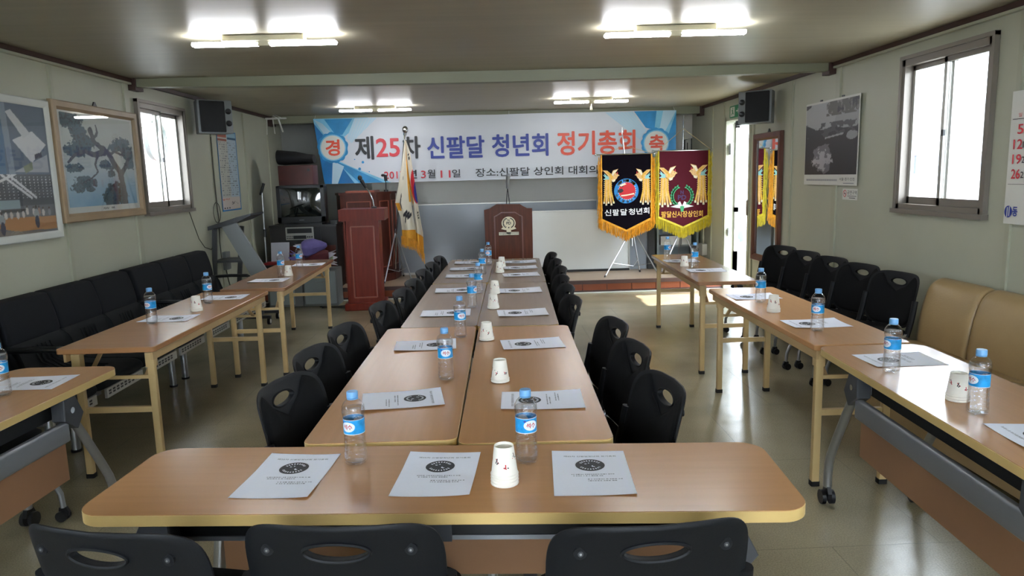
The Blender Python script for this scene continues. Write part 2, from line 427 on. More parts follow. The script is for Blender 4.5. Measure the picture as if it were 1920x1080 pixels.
def painted(name, w_, h_, nx, ny, func, mt, parent, loc=(0, 0, 0), shape=None):
    uu, vv = np.meshgrid(np.linspace(0, 1, nx+1), np.linspace(0, 1, ny+1))
    img = func(uu, vv).c.reshape(-1, 3)
    if shape: co = [shape(a, b) for a, b in zip(uu.ravel(), vv.ravel())]
    else: co = [((a-0.5)*w_, 0, b*h_) for a, b in zip(uu.ravel(), vv.ravel())]
    fs = [(j*(nx+1)+i, j*(nx+1)+i+1, (j+1)*(nx+1)+i+1, (j+1)*(nx+1)+i) for j in range(ny) for i in range(nx)]
    me = bpy.data.meshes.new(name); me.from_pydata(co, [], fs)
    at = me.color_attributes.new('Col', 'FLOAT_COLOR', 'POINT')
    at.data.foreach_set('color', np.concatenate([np.clip(img, 0, 1), np.ones((len(img), 1))], 1).ravel())
    me.materials.append(M[mt]); me.polygons.foreach_set('use_smooth', [True]*len(me.polygons))
    o = bpy.data.objects.new(name, me); C.objects.link(o); o.location = loc; o.parent = parent
    return o

# ---------------------------------------------------------------- the room
XL, XR, YB, YF, ZC = -2.99, 3.01, 10.75, -2.6, 2.418
YR = YF
def wall_panels(mb, holes, x0, x1, y0, y1, z0, z1, axis):
    """wall slab with rectangular openings (a0,a1,z0,z1) along the axis"""
    holes = sorted(holes); cur = y0 if axis == 'y' else x0; end = y1 if axis == 'y' else x1
    def bx(a, b, c, d):
        if b-a < 1e-4 or d-c < 1e-4: return
        mb.box(x0, x1, a, b, c, d) if axis == 'y' else mb.box(a, b, y0, y1, c, d)
    for a0, a1, c0, c1 in holes:
        bx(cur, a0, z0, z1); bx(a0, a1, z0, c0); bx(a0, a1, c1, z1); cur = a1
    bx(cur, end, z0, z1)
WL = [(6.38, 7.33, 1.29, 2.25), (0.25, 1.20, 1.29, 2.25)]
WR = [(4.30, 5.26, 1.21, 2.28), (0.25, 1.21, 1.21, 2.28)]
DR = (8.36, 9.17, -0.02, 2.14)
struct(MB().use('floor').box(XL-0.1, XR+0.1, YR-0.1, YB+0.1, -0.08, 0).obj('floor', smooth=False))
struct(MB().use('ceiling').box(XL-0.1, XR+0.1, YR-0.1, YB+0.1, ZC, ZC+0.12).obj('ceiling', smooth=False))
m = MB().use('wall'); wall_panels(m, WL, XL-0.1, XL, YR-0.1, YB+0.1, -0.08, ZC, 'y'); struct(m.obj('wall_left', smooth=False))
m = MB().use('wall'); wall_panels(m, WR+[DR], XR, XR+0.1, YR-0.1, YB+0.1, -0.08, ZC, 'y'); struct(m.obj('wall_right', smooth=False))
m = MB().use('wall_back').box(XL, XR, YB, YB+0.1, -0.08, ZC); struct(m.obj('wall_back', smooth=False))
m = MB().use('wall'); wall_panels(m, [(-1.9, 1.9, 1.1, 2.2)], XL, XR, YR-0.1, YR, -0.08, ZC, 'x'); struct(m.obj('wall_front', smooth=False))
# grey strip of back wall left of the banner, upright battens
struct(MB().use('wall_side').box(XL+0.005, -1.72, YB-0.02, YB, 0.165, ZC-0.07).obj('trim_1', smooth=False))
for i, (x, y) in enumerate([(XL, 6.24), (XL, 8.07), (XL, 9.12), (XL, 10.08), (XL, 5.2), (XL, 4.2)]+[(XR, 9.75), (XR, 9.27), (XR, 8.22), (XR, 7.19), (XR, 6.25), (XR, 4.10)]):
    wd = 0.075 if y in (6.24, 6.25, 8.07) else 0.035
    xx = (x, x+0.012) if x < 0 else (x-0.012, x)
    b0 = MB().use('batten').box(*xx, y-wd/2, y+wd/2, 0.002, ZC-0.05)
    b0.box(xx[0]-0.004 if x > 0 else xx[0], xx[1]+0.004 if x < 0 else xx[1], y-wd/2-0.006, y-wd/2, 0.002, ZC-0.05)
    struct(b0.obj('trim_%d' % (i+2), smooth=False))
# brown cove strips, cross beam with brown end brackets, soffit at the stage
for i, (xa, xb) in enumerate(((XL, XL+0.035), (XR-0.035, XR))):
    b0 = MB().use('brown_trim')
    b0.box(xa, xb, YR, 6.30, ZC-0.035, ZC-0.001).box(xa, xb, 6.46, 10.15, ZC-0.035, ZC-0.001)
    b0.use('batten'); b0.box(xa if i else xa, xb, YR, 6.30, ZC-0.052, ZC-0.036)
    struct(b0.obj('trim_%d' % (20+i), smooth=False))
def sag(x): return 0.028*(1-(x/3.0)**2)
def beam(y0, y1, zb, name):
    b0 = MB().use('beam'); n = 24; rings = []
    for i in range(n+1):
        x = XL+0.06+(XR-XL-0.12)*i/n; z = zb-sag(x) if name == 'beam_middle' else zb
        rings.append([(x, y0, z), (x, y1, z), (x, y1, ZC-0.001), (x, y0, ZC-0.001)])
    b0.loft(rings)
    b0.use('brown_trim')
    for xa, xb in ((XL, XL+0.06), (XR-0.06, XR)):
        b0.box(xa, xb, y0-0.02, y1+0.02, zb-0.03, ZC-0.001)
    o = b0.obj(name, smooth=False); return struct(o)
beam(6.33, 6.43, 2.352, 'beam_middle')
beam(10.17, 10.30, 2.318, 'beam_stage')
# stage
struct(MB().use('stage').box(XL, XR, 9.24, YB, 0.135, 0.165).obj('platform_stage', smooth=False))
m = MB().use('tile_dark').box(XL, XR, 9.20, 9.24, 0.118, 0.165).box(XL, XR, 9.22, 9.30, 0.0, 0.032)
m.use('tile')
x = XL
while x < XR-0.01:
    m.box(x+0.004, min(x+0.316, XR), 9.23, 9.27, 0.033, 0.117); x += 0.32
m.use('tile_dark').box(XL, XR, 9.245, 9.3, 0.03, 0.135)
struct(m.obj('trim_30', smooth=False))
m = MB().use('white').box(XL, XR, 9.195, 9.22, 0, 0.012); struct(m.obj('trim_31', smooth=False))

# windows: frame, two sliding sashes, glass, latch
def window(name, side, y0, y1, z0, z1, light=False):
    x = XL if side < 0 else XR; s = -side      # s points into the room
    fr = 'alu'; t = 0.045
    o = MB().use(fr)
    a, b = x+s*0.025, x-s*0.062
    for q in ((y0, y0+t, z0, z1), (y1-t, y1, z0, z1), (y0, y1, z1-t-0.012, z1), (y0, y1, z0, z0+t)): o.box(a, b, *q)
    o.box(x+s*0.035, x+s*0.001, y0-0.012, y0+0.012, z0-0.015, z1+0.012).box(x+s*0.035, x+s*0.001, y1-0.012, y1+0.012, z0-0.015, z1+0.012)
    o.box(x+s*0.036, x+s*0.001, y0-0.012, y1+0.012, z1-0.012, z1+0.014).box(x+s*0.05, x+s*0.001, y0-0.02, y1+0.02, z0-0.022, z0+0.01)
    w_ = struct(o.obj(name, smooth=False))
    ym = (y0+y1)/2
    for k, (ya, yb, xo) in enumerate(((y0+t, ym+0.03, 0.015), (ym-0.03, y1-t, 0.045))):
        g = MB().use('alu_light' if (k == 0) == (side > 0) else 'alu_light'); xa, xb = x-s*(xo-0.012), x-s*(xo+0.012)
        g.box(xa, xb, ya, ya+0.032, z0+t, z1-t-0.01).box(xa, xb, yb-0.032, yb, z0+t, z1-t-0.01)
        g.use('alu'); g.box(xa, xb, ya, yb, z0+t, z0+t+0.05).box(xa, xb, ya, yb, z1-t-0.045, z1-t-0.01)
        sh = g.obj('sash', w_, smooth=False)
        p = MB().use('glass').box(x-s*(xo-0.002), x-s*(xo+0.002), ya+0.03, yb-0.03, z0+t+0.045, z1-t-0.04)
        p.obj('pane', sh, smooth=False)
    MB().use('black_plastic').box(x+s*0.004, x-s*0.01, ym-0.012, ym+0.012, (z0+z1)/2-0.03, (z0+z1)/2+0.01).obj('latch', w_, smooth=False)
    return w_
window('window_1', -1, *WL[0]); window('window_2', 1, *WR[0]); window('fill_window_left', -1, *WL[1]); window('fill_window_right', 1, *WR[1])  # last two are unseen, added behind the camera to let in more light
m = MB().use('alu').box(-1.9, 1.9, YR-0.06, YR+0.02, 1.1, 1.15).box(-1.9, 1.9, YR-0.06, YR+0.02, 2.15, 2.2)
for x in (-1.9, -0.97, -0.03, 0.92, 1.85): m.box(x, x+0.05, YR-0.06, YR+0.02, 1.1, 2.2)
w5 = struct(m.obj('window_5', smooth=False))  # rear window out of view, its size set to give soft front fill
MB().use('glass').box(-1.88, 1.88, YR-0.03, YR-0.026, 1.14, 2.16).obj('pane', w5, smooth=False)
# door opening on the right: frame, leaf swung outwards, closer, hinges
m = MB().use('batten').box(XR-0.012, XR+0.11, DR[0]-0.05, DR[0]+0.006, 0, 2.18).box(XR-0.012, XR+0.11, DR[1]-0.006, DR[1]+0.05, 0, 2.18).box(XR-0.012, XR+0.11, DR[0]-0.05, DR[1]+0.05, 2.132, 2.18)
d1 = struct(m.obj('door_1', smooth=False))
m = MB().use('alu_light'); hx, hy = XR+0.10, DR[1]-0.01
m.box(hx, hx+0.045, hy-0.045, hy, 0.02, 2.12).box(hx+0.70, hx+0.745, hy-0.045, hy, 0.02, 2.12)
m.box(hx, hx+0.745, hy-0.045, hy, 2.05, 2.12).box(hx, hx+0.745, hy-0.045, hy, 0.02, 0.5).box(hx, hx+0.745, hy-0.045, hy, 1.0, 1.06)
m.use('glass').box(hx+0.04, hx+0.71, hy-0.025, hy-0.02, 0.5, 2.06)
m.obj('leaf', d1, smooth=False)
MB().use('silver').box(XR+0.02, XR+0.05, DR[1]-0.10, DR[1]-0.02, 1.72, 1.86).box(XR+0.02, XR+0.05, DR[1]-0.07, DR[1]-0.02, 0.70, 0.80).obj('hinge', d1, smooth=False)
MB().use('bracket').box(XR+0.03, XR+0.09, 8.75, 8.95, 2.06, 2.12).obj('door_closer', d1, smooth=False)
MB().use('alu').box(XR-0.02, XR+0.02, DR[0]-0.03, DR[0]+0.02, 1.0, 1.18).obj('strike_plate', d1, smooth=False)

# ---------------------------------------------------------------- outside
struct(MB().use('ext_ground').box(-40, 40, -30, 45, -0.45, -0.35).obj('ground', smooth=False))
nb = thing('neighbour_building', 'white building across the alley with a pale sheet roof and a band of windows', 'building', (7.6, 9, -0.35))
m = MB().use('ext_white').box(0, 0.2, -14, 14, 0, 1.35+0.35).box(0, 0.2, -14, 14, 2.05, 3.0)
m.obj('facade', nb, smooth=False)
m = MB().use('ext_roof'); m.prism([(-0.6, 2.72), (3.5, 4.3), (3.5, 4.36), (-0.6, 2.80)], 'y', -14, 14); m.obj('roof', nb, smooth=False)
m = MB().use('ext_shade').box(0.05, 0.1, -14, 14, 1.7, 2.05); m.obj('window_band', nb, smooth=False)
m = MB().use('ext_white')
for i in range(-13, 14): m.box(-0.02, 0.06, i*1.0-0.03, i*1.0+0.03, 1.68, 2.07)
m.box(-0.02, 0.06, -14, 14, 1.68, 1.73); m.obj('window_frame', nb, smooth=False)
ea = MB().use('ext_white').box(XR+0.1, XR+0.75, YR, 7.6, 2.62, 2.66).use('alu').box(XR+0.75, XR+0.80, YR, 7.6, 2.56, 2.68)
struct(ea.obj('roof_eave', smooth=False))
struct(MB().use('ext_white').box(XL-0.7, XL-0.1, YR, 11, 2.62, 2.66).obj('roof_eave', smooth=False))
lw = MB().use('ext_white').box(-4.7, -4.6, 4, 22, -0.35, 2.30).use('wall_side').box(-4.75, -4.55, 4, 22, 2.30, 2.9)
tag(lw.obj('partition_fence', smooth=False), 'white sheet wall standing outside the left window', 'outside wall')
m = MB().use('steel_light')
for k in range(5): m.tube([(0.0+0.012*k, (0.19+0.006*k)*math.cos(t*PI/12), (0.19+0.006*k)*math.sin(t*PI/12)) for t in range(25)], 0.006, 6)
tag(m.obj('cable_coil', loc=(-3.42, 7.62, 1.98), smooth=True), 'coil of pale cable hanging outside the left window', 'cable')
m = MB().use('brown_trim').tube([(0.02, 0, 0.2), (0.02, 0, 0.645)], 0.004, 6); m.obj('hook', bpy.data.objects['cable_coil'])
ou = thing('air_conditioner_unit', 'white outdoor air conditioner unit on the wall seen through the doorway', 'air conditioner', (7.3, 19.5, 1.2))
MB().use('white').rbox(-0.2, 0.2, -0.4, 0.4, -0.3, 0.3, 0.03, axis='x').obj('casing', ou)
m = MB().use('alu'); m.tube([(-0.21, 0.24*math.cos(t*PI/12), 0.24*math.sin(t*PI/12)) for t in range(25)], 0.015, 6); m.obj('fan_ring', ou)
m = MB().use('ext_green').grid(12, 6, lambda u, v: (-0.3+0.25*math.sin(5*u), 1.6*u, 0.7*v*(0.75+0.25*math.sin(3*u)))); m.use('ext_white')
tag(m.obj('tarpaulin', loc=(5.6, 15.2, 0.0)), 'green tarpaulin sheet heaped outside the open doorway', 'tarpaulin')

# ---------------------------------------------------------------- ceiling lamps
def lamp_proto():
    t = thing('fluorescent_lamp', '', 'ceiling lamp')
    m = MB().use('lamp_house').rbox(-0.25, 0.25, -0.035, 0.035, -0.038, -0.001, 0.01, axis='z', bev=0.004)
    m.obj('housing', t)
    m = MB().use('lamp_house'); m.loft([[(-0.075, -0.036, -0.012), (0.075, -0.036, -0.012), (0.075, 0.036, -0.012), (-0.075, 0.036, -0.012)],
        [(-0.05, -0.03, -0.04), (0.05, -0.03, -0.04), (0.05, 0.03, -0.04), (-0.05, 0.03, -0.04)], [(-0.036, -0.026, -0.066), (0.036, -0.026, -0.066), (0.036, 0.026, -0.066), (-0.036, 0.026, -0.066)]])
    m.obj('socket_block', t)
    for s in (-1, 1):
        m = MB().use('lamp')
        for yy in (-0.018, 0.018): m.tube([(s*0.034, yy, -0.05), (s*0.05, yy, -0.05), (s*0.42, yy, -0.05), (s*0.431, yy, -0.05)], 0.0125, 10)
        m.tube([(s*0.425, -0.018, -0.05), (s*0.428, 0.018, -0.05)], 0.012, 8)
        m.obj('tube', t)
    return t
L0 = lamp_proto()
LP = [(-1.345, 4.63, 'lit ceiling lamp on the left, in front of the cross beam'), (1.176, 4.60, 'lit ceiling lamp on the right, in front of the cross beam'),
      (-1.365, 9.10, 'lit ceiling lamp on the left, beyond the cross beam'), (1.233, 8.70, 'lit ceiling lamp on the right, beyond the cross beam, with a pull switch')]
for i, (x, y, lb) in enumerate(LP):
    if i == 0: L0.location = (x, y, ZC); L0['label'] = lb; L0['group'] = 'ceiling lamps'; o = L0
    else: o = dup(L0, (x, y, ZC), (-0.02, -0.02, 0.0, 0.0)[i], lb, 'ceiling lamps')
MB().use('lamp_house').lathe([(0.006, -0.066), (0.006, -0.10), (0.012, -0.105), (0.014, -0.14), (0.005, -0.15)], 8).obj('pull_switch', o)

# ---------------------------------------------------------------- tables
def rolling_table(label, loc, rotz, wd=0.45, ln=1.8, side=-1, group=None, inset=0.365, sp=1.0):
    """long axis X; side = -1 puts the steel beam and wood panel at -Y"""
    t = thing('rolling_table', label, 'table', loc, rotz, group)
    hx, hy = ln/2, wd/2
    m = MB().use('table_top'); m.prism(rrect(-hx+0.001, hx-0.001, -hy+0.001, hy-0.001, 0.07, 8), 'z', 0.7185, 0.72)
    m.use('table_edge').prism(rrect(-hx, hx, -hy, hy, 0.071, 8), 'z', 0.689, 0.7184, bev=0.0012); m.obj('tabletop', t, ang=0.4)
    m = MB().use('tray'); m.box(-hx+inset, hx-inset, -hy+0.07, hy-0.07, 0.668, 0.688)
    yb = side*(hy-0.03)
    m.box(-hx+inset, hx-inset, yb-side*0.055, yb-side*0.05, 0.60, 0.688); m.box(-hx+inset, hx-inset, -side*(hy-0.10), -side*(hy-0.105), 0.612, 0.688).box(-hx+inset, hx-inset, -side*(hy-0.10), -side*(hy-0.30), 0.608, 0.613); m.use('grey_beam').box(-hx+inset, hx-inset, -side*(hy-0.095), -side*(hy-0.11), 0.600, 0.612).use('bracket').box(-0.03, 0.03, -side*(hy-0.085), -side*(hy-0.10), 0.60, 0.688); m.obj('shelf_tray', t, smooth=False)
    m = MB().use('grey_beam').rbox(-hx+inset+0.02, hx-inset-0.02, yb-0.015, yb+0.015, 0.505, 0.592, 0.012, axis='x'); m.obj('beam', t)
    m = MB().use('panel_wood').box(-hx+inset, hx-inset, yb-side*0.03-0.008, yb-side*0.03+0.008, 0.335, 0.52); m.obj('modesty_panel', t, smooth=False)
    for sx in (-1, 1):
        x0 = sx*(hx-inset)
        for sy in (-1, 1):
            y0 = sy*(hy-0.035)
            m = MB().use('bracket'); P = [(x0-sx*0.045, 0.688), (x0+sx*0.03, 0.688), (x0+sx*0.075, 0.60), (x0+sx*0.03, 0.545), (x0-sx*0.05, 0.60)]
            m.prism(P, 'y', y0-0.028, y0+0.028, bev=0.004); br = m.obj('bracket', t)
            m = MB().use('chrome'); m.tube([(x0, y0-0.031, 0.632), (x0, y0+0.031, 0.632)], 0.013, 12); m.obj('bolt', br)
            m = MB().use('silver'); m.tube([(x0+sx*0.03, y0, 0.59), (x0+sx*0.10*sp, y0, 0.48), (x0+sx*0.19*sp, y0, 0.33), (x0+sx*0.235*sp, y0, 0.25), (x0+sx*0.252*sp, y0, 0.20), (x0+sx*0.258*sp, y0, 0.145), (x0+sx*0.26*sp, y0, 0.085)], 0.019, 12); lg = m.obj('leg', t)
            m = MB().use('caster'); cx = x0+sx*0.26*sp
            m.prism([(cx-0.03, 0.05), (cx-0.02, 0.085), (cx+0.02, 0.09), (cx+0.035, 0.06), (cx+0.03, 0.035)], 'y', y0-0.009, y0+0.009)
            for dy in (-0.02, 0.02): m.tube([(cx+sx*0.004, y0+dy-0.009, 0.034), (cx+sx*0.004, y0+dy+0.009, 0.034)], 0.033, 18)
            m.obj('caster', lg)
        m = MB().use('grey_beam').rbox(x0-0.02, x0+0.02, -hy+0.05, hy-0.05, 0.60, 0.64, 0.008, axis='y'); m.obj('cross_bar', t)
    return t
T_FRONT = rolling_table('wide beech table across the front, three charcoal chairs pushed up to it', (-0.145, 1.885, 0), -0.0705, 0.45, 1.83, 1, inset=0.20, sp=0.2)
T_LA = rolling_table('rolling beech table on the left, one sheet and a bottle on it', (-1.992, 2.366, 0), PI/2-0.055, 0.48, 1.8, -1)
T_RA = rolling_table('rolling beech table on the right, in front of the tan sofa', (1.668, 2.275, 0), -PI/2-0.053, 0.48, 1.8, -1)
def desk_table(label, loc, rotz, wd, ln, top, group):
    t = thing('conference_table', label, 'table', loc, rotz, group)
    hx, hy = ln/2, wd/2
    m = MB().use(top).prism(rrect(-hx+0.001, hx-0.001, -hy+0.001, hy-0.001, 0.035, 6), 'z', 0.7165, 0.718)
    m.use('table_edge').prism(rrect(-hx, hx, -hy, hy, 0.036, 6), 'z', 0.69, 0.7164, bev=0.001); m.obj('tabletop', t, ang=0.4)
    MB().use('bracket').box(-hx+0.1, hx-0.1, -0.02, 0.02, 0.645, 0.689).obj('frame', t, smooth=False)
    for sx in (-1, 1):
        for sy in (-1, 1):
            m = MB().use('silver'); m.tube([(sx*(hx-0.12), sy*0.03, 0.66), (sx*(hx-0.12), sy*(hy-0.10), 0.3), (sx*(hx-0.12), sy*(hy-0.08), 0.09)], 0.017, 10)
            m.use('caster').tube([(sx*(hx-0.12)-0.012, sy*(hy-0.08), 0.04), (sx*(hx-0.12)+0.012, sy*(hy-0.08), 0.04)], 0.038, 14)
            m.obj('leg', t)
    return t
GT = 'pairs of tables down the middle of the room'
desk_table('nearest left one of the middle tables, pale beech with rounded corners', (-0.353, 3.03, 0), PI/2-0.0175, 0.485, 1.73, 'table_top', GT)
desk_table('nearest right one of the middle tables, pale beech with rounded corners', (0.141, 2.985, 0), PI/2-0.024, 0.485, 1.73, 'table_top', GT)
desk_table('second middle table on the left, greyer top, between the nearest and the far pair', (-0.279, 4.71, 0), PI/2-0.030, 0.425, 1.62, 'table_grey', GT)
desk_table('second middle table on the right, greyer top, between the nearest and the far pair', (0.161, 4.68, 0), PI/2-0.034, 0.45, 1.62, 'table_grey', GT)
desk_table('farthest middle table on the left, ending before the central podium', (-0.219, 6.35, 0), PI/2-0.037, 0.435, 1.62, 'table_grey', GT)
desk_table('farthest middle table on the right, ending before the central podium', (0.222, 6.30, 0), PI/2-0.036, 0.445, 1.62, 'table_grey', GT)

def folding_table(label, loc, rotz, wd, ln, top, group):
    t = thing('folding_table', label, 'table', loc, rotz, group)
    hx, hy = ln/2, wd/2
    m = MB().use(top).prism(rrect(-hx, hx, -hy, hy, 0.018, 4), 'z', 0.692, 0.72, bev=0.003); m.obj('tabletop', t, ang=0.4)
    m = MB().use('apron')
    for sy in (-1, 1): m.box(-hx+0.03, hx-0.03, sy*(hy-0.035), sy*(hy-0.022), 0.645, 0.692)
    m.obj('apron', t, smooth=False)
    for sx in (-1, 1):
        xe = sx*(hx-0.085)
        for sy in (-1, 1):
            y0 = sy*(hy-0.06)
            m = MB().use('wood_leg'); m.rbox(xe-0.016, xe+0.016, y0-0.018, y0+0.018, 0.022, 0.69, 0.004, 2)
            m.rbox(xe-0.022, xe+0.022, y0-0.023, y0+0.023, 0.60, 0.675, 0.004, 2)
            lg = m.obj('leg', t)
            MB().use('rubber').rbox(xe-0.019, xe+0.019, y0-0.021, y0+0.021, 0.0, 0.024, 0.005, 2).obj('rubber_foot', lg)
        m = MB().use('wood_leg').rbox(xe-0.011, xe+0.011, -hy+0.07, hy-0.07, 0.355, 0.385, 0.003, 2); m.obj('cross_rail', t)
        m = MB().use('wood_leg').rbox(xe-0.008, xe+0.008, -hy+0.07, hy-0.07, 0.535, 0.553, 0.003, 2); m.obj('upper_rail', t)
        for sy in (-1, 1):
            m = MB().use('apron'); y0 = sy*(hy-0.10)
            m.sqbar((xe-sx*0.01, y0, 0.545), (xe-sx*0.20, y0, 0.685), 0.022, 0.008); m.obj('folding_brace', t, smooth=False)
    return t
GS = 'folding tables along the sides'
folding_table('folding table with an orange brown top, middle of the left side row', (-1.962, 4.545, 0), PI/2-0.018, 0.50, 1.83, 'table_orange', GS)
folding_table('folding table with a brown top at the left, nearest the red lectern', (-1.880, 6.56, 0), PI/2+0.022, 0.50, 1.98, 'table_brown', GS)
folding_table('folding table in the middle of the right row, charcoal chairs behind it', (1.712, 4.045, 0), PI/2-0.012, 0.45, 1.70, 'table_top', GS)
folding_table('brown folding table at the far end of the right row, by the open doorway', (1.772, 6.13, 0), PI/2-0.038, 0.45, 1.86, 'table_brown', GS)

# ---------------------------------------------------------------- stacking chair on casters
def back_surface(x, z, off=0.0):
    """backrest sheet: concave across, leaning back towards the top"""
    v = (z-0.44)/0.38
    return (x, -0.150-0.085*v-0.02*v*v+0.055*(abs(x)/0.22)**2.2*(0.5+0.5*v)+off, z)
def back_outline(t, k=1.0):
    # superellipse-like outline around (0, .64)
    c, s = math.cos(t), math.sin(t)
    hw = 0.222 if s > 0 else 0.222-0.03*abs(s)
    e = 2/5.0
    x = hw*math.copysign(abs(c)**e, c)*k; z = 0.635+(0.185 if s > 0 else 0.175)*math.copysign(abs(s)**e, s)*k
    if s > 0: z -= 0.012*(1-(x/hw)**2)*0
    return x, z
def make_chair():
    t = thing('caster_chair', '', 'chair')
    N = 56; hc = (0.0, 0.755); hr = (0.068, 0.021)
    m = MB().use('shell'); rf, rb = [], []
    outl = []
    for k in range(N):
        a = 2*PI*k/N
        outl.append(back_outline(a))
    # order the outline by angle about the hole centre
    inner = []
    for (x, z) in outl:
        a = math.atan2((z-hc[1])/0.06, (x-hc[0])/0.2)
        inner.append((hc[0]+hr[0]*math.cos(a), hc[1]+hr[1]*math.sin(a)))
    K = 8; th = 0.013
    for lay, off in ((rf, 0.0), (rb, -th)):
        for j in range(K+1):
            w_ = j/K; ring = []
            for (xi, zi), (xo, zo) in zip(inner, outl):
                x = xi+(xo-xi)*w_; z = zi+(zo-zi)*w_
                o2 = off
                if j == K: o2 = off*0.6 if off else -0.003
                ring.append(back_surface(x, z, o2))
            lay.append(ring)
    m.loft(rf, cap=False); m.loft(rb, cap=False)
    m.loft([rf[0], rb[0]], cap=False); m.loft([rf[-1], rb[-1]], cap=False)
    # raised lip round the handle slot on both faces and two screws on the rear
    m.tube([back_surface(hc[0]+(hr[0]+0.004)*math.cos(a*PI/16), hc[1]+(hr[1]+0.004)*math.sin(a*PI/16), -th-0.001) for a in range(33)], 0.0045, 6, cap=False)
    m.tube([back_surface(hc[0]+(hr[0]+0.003)*math.cos(a*PI/16), hc[1]+(hr[1]+0.003)*math.sin(a*PI/16), 0.001) for a in range(33)], 0.004, 6, cap=False)
    bk = m.obj('backrest', t, ang=0.9)
    for sx in (-1, 1):
        m = MB(); p = Vector(back_surface(sx*0.155, 0.752, -th))
        m.use('shell').tube([p+Vector((0, 0.002, 0)), p+Vector((0, -0.004, 0))], 0.014, 16)
        m.use('bracket').tube([p+Vector((0, -0.003, 0)), p+Vector((0, -0.007, 0))], 0.006, 10).use('silver').tube([p+Vector((0, -0.006, 0)), p+Vector((0, -0.008, 0))], 0.0025, 8); m.obj('screw', bk)
    # pad with a dip round the handle
    pts = []
    for k in range(48):
        a = 2*PI*k/48; x, z = back_outline(a, 0.93)
        if z > 0.6:
            dip = 0.115*max(0, 1-(abs(x)/0.135)**2)
            z = min(z, 0.635+0.172*1.0)-dip
        pts.append((x, z))
    m = MB().use('pad')
    c0 = (0, 0.58); rings = []
    for w_, th2 in ((0.02, 0.016), (0.3, 0.016), (0.6, 0.015), (0.85, 0.013), (0.96, 0.009), (1.0, 0.001)):
        rings.append([back_surface(c0[0]+(x-c0[0])*w_, c0[1]+(z-c0[1])*w_, th2) for x, z in pts])
    m.loft(rings, cap=True); m.obj('back_pad', t, ang=1.2)
    # seat shell and cushion
    def seat(mb, k, z0, z1, dome):
        P = [(x*k, y*k+0.03) for x, y in rrect(-0.225, 0.225, -0.20, 0.21, 0.09, 6)]
        rings = [[(x*0.9, (y-0.03)*0.9+0.03, z0) for x, y in P], [(x, y, z0+0.012) for x, y in P], [(x, y, z1-0.008) for x, y in P], [(x*0.95, (y-0.03)*0.95+0.03, z1) for x, y in P], [(x*0.5, (y-0.03)*0.5+0.03, z1+dome) for x, y in P]]
        mb.loft(rings)
    m = MB().use('shell'); seat(m, 1.0, 0.405, 0.432, 0); m.obj('seat', t, ang=0.8)
    m = MB().use('pad'); seat(m, 0.95, 0.432, 0.462, 0.004); m.obj('seat_cushion', t, ang=0.8)
    # side uprights that carry the back, silver legs, casters
    for sx in (-1, 1):
        m = MB().use('shell'); m.tube([(sx*0.222, -0.165, 0.66), (sx*0.225, -0.15, 0.58), (sx*0.226, -0.13, 0.50), (sx*0.226, -0.11, 0.43)], 0.017, 10, flat=1.2)
        m.obj('back_upright', t)
        for sy in (-1, 1):
            m = MB().use('silver')
            if sy > 0: m.tube([(sx*0.226, -0.115, 0.44), (sx*0.226, -0.02, 0.40), (sx*0.226, 0.10, 0.30), (sx*0.228, 0.20, 0.18), (sx*0.228, 0.225, 0.13), (sx*0.228, 0.23, 0.065)], 0.0125, 10); cx = 0.23
            else: m.tube([(sx*0.226, -0.105, 0.45), (sx*0.228, -0.12, 0.36), (sx*0.228, -0.19, 0.20), (sx*0.228, -0.215, 0.13), (sx*0.228, -0.22, 0.065)], 0.0125, 10); cx = -0.22
            lg = m.obj('leg', t)
            m = MB().use('caster'); xx = sx*0.228
            m.prism([(cx-0.025, 0.03), (cx-0.018, 0.065), (cx+0.016, 0.068), (cx+0.028, 0.045), (cx+0.02, 0.025)], 'x', xx-0.007, xx+0.007)
            for dx in (-0.015, 0.015): m.tube([(xx+dx-0.007, cx-0.006, 0.026), (xx+dx+0.007, cx-0.006, 0.026)], 0.0255, 14)
            m.obj('caster', lg)
    return t
CH = make_chair(); CH_used = [False]
def chair(xt, yt, face, label, group):
    """xt, yt: middle of the top edge; face: heading of the sitter, angle from +X"""
    dx, dy = math.cos(face), math.sin(face)
    loc = (xt+0.235*dx, yt+0.235*dy, 0); rz = face-PI/2
    if not CH_used[0]:
        CH_used[0] = True; CH.location = loc; CH.rotation_euler = (0, 0, rz); CH['label'] = label; CH['group'] = group; return CH
    return dup(CH, loc, rz, label, group)
D = math.radians
chair(-0.850, 1.455, PI/2-D(13), 'charcoal chair seen from behind, leftmost at the front table', 'chairs at the front table')
chair(-0.345, 1.435, PI/2-D(4), 'charcoal chair seen from behind, middle one at the front table', 'chairs at the front table')
chair(0.320, 1.385, PI/2+D(3), 'charcoal chair seen from behind, rightmost at the front table', 'chairs at the front table')
ordn = ['nearest', 'second', 'third', 'fourth', 'fifth', 'sixth', 'seventh', 'eighth', 'farthest']
LC = [(-.775, 2.55, -14), (-.79, 3.03, -11), (-.755, 3.50, -10), (-.665, 4.12, -9), (-.60, 4.62, -8), (-.575, 5.06, -8), (-.555, 5.60, -7), (-.525, 6.08, -6), (-.49, 6.55, -6)]
RC = [(.595, 2.40, 188), (.60, 2.93, 188), (.605, 3.43, 188), (.48, 4.14, 186), (.495, 4.60, 185), (.51, 5.05, 185), (.55, 5.55, 184), (.56, 6.06, 184), (.57, 6.60, 184)]
for i, (x, y, a) in enumerate(LC): chair(x, y, D(a), 'black chair on the left side of the middle tables, %s from the front table' % ordn[i], 'chairs left of the middle tables')
for i, (x, y, a) in enumerate(RC): chair(x, y, D(a), 'black chair on the right side of the middle tables, %s from the front table' % ordn[i], 'chairs right of the middle tables')
WC = [(2.72, 6.60, 198), (2.73, 6.12, 194), (2.74, 5.66, 193), (2.74, 5.20, 193), (2.745, 4.73, 192)]
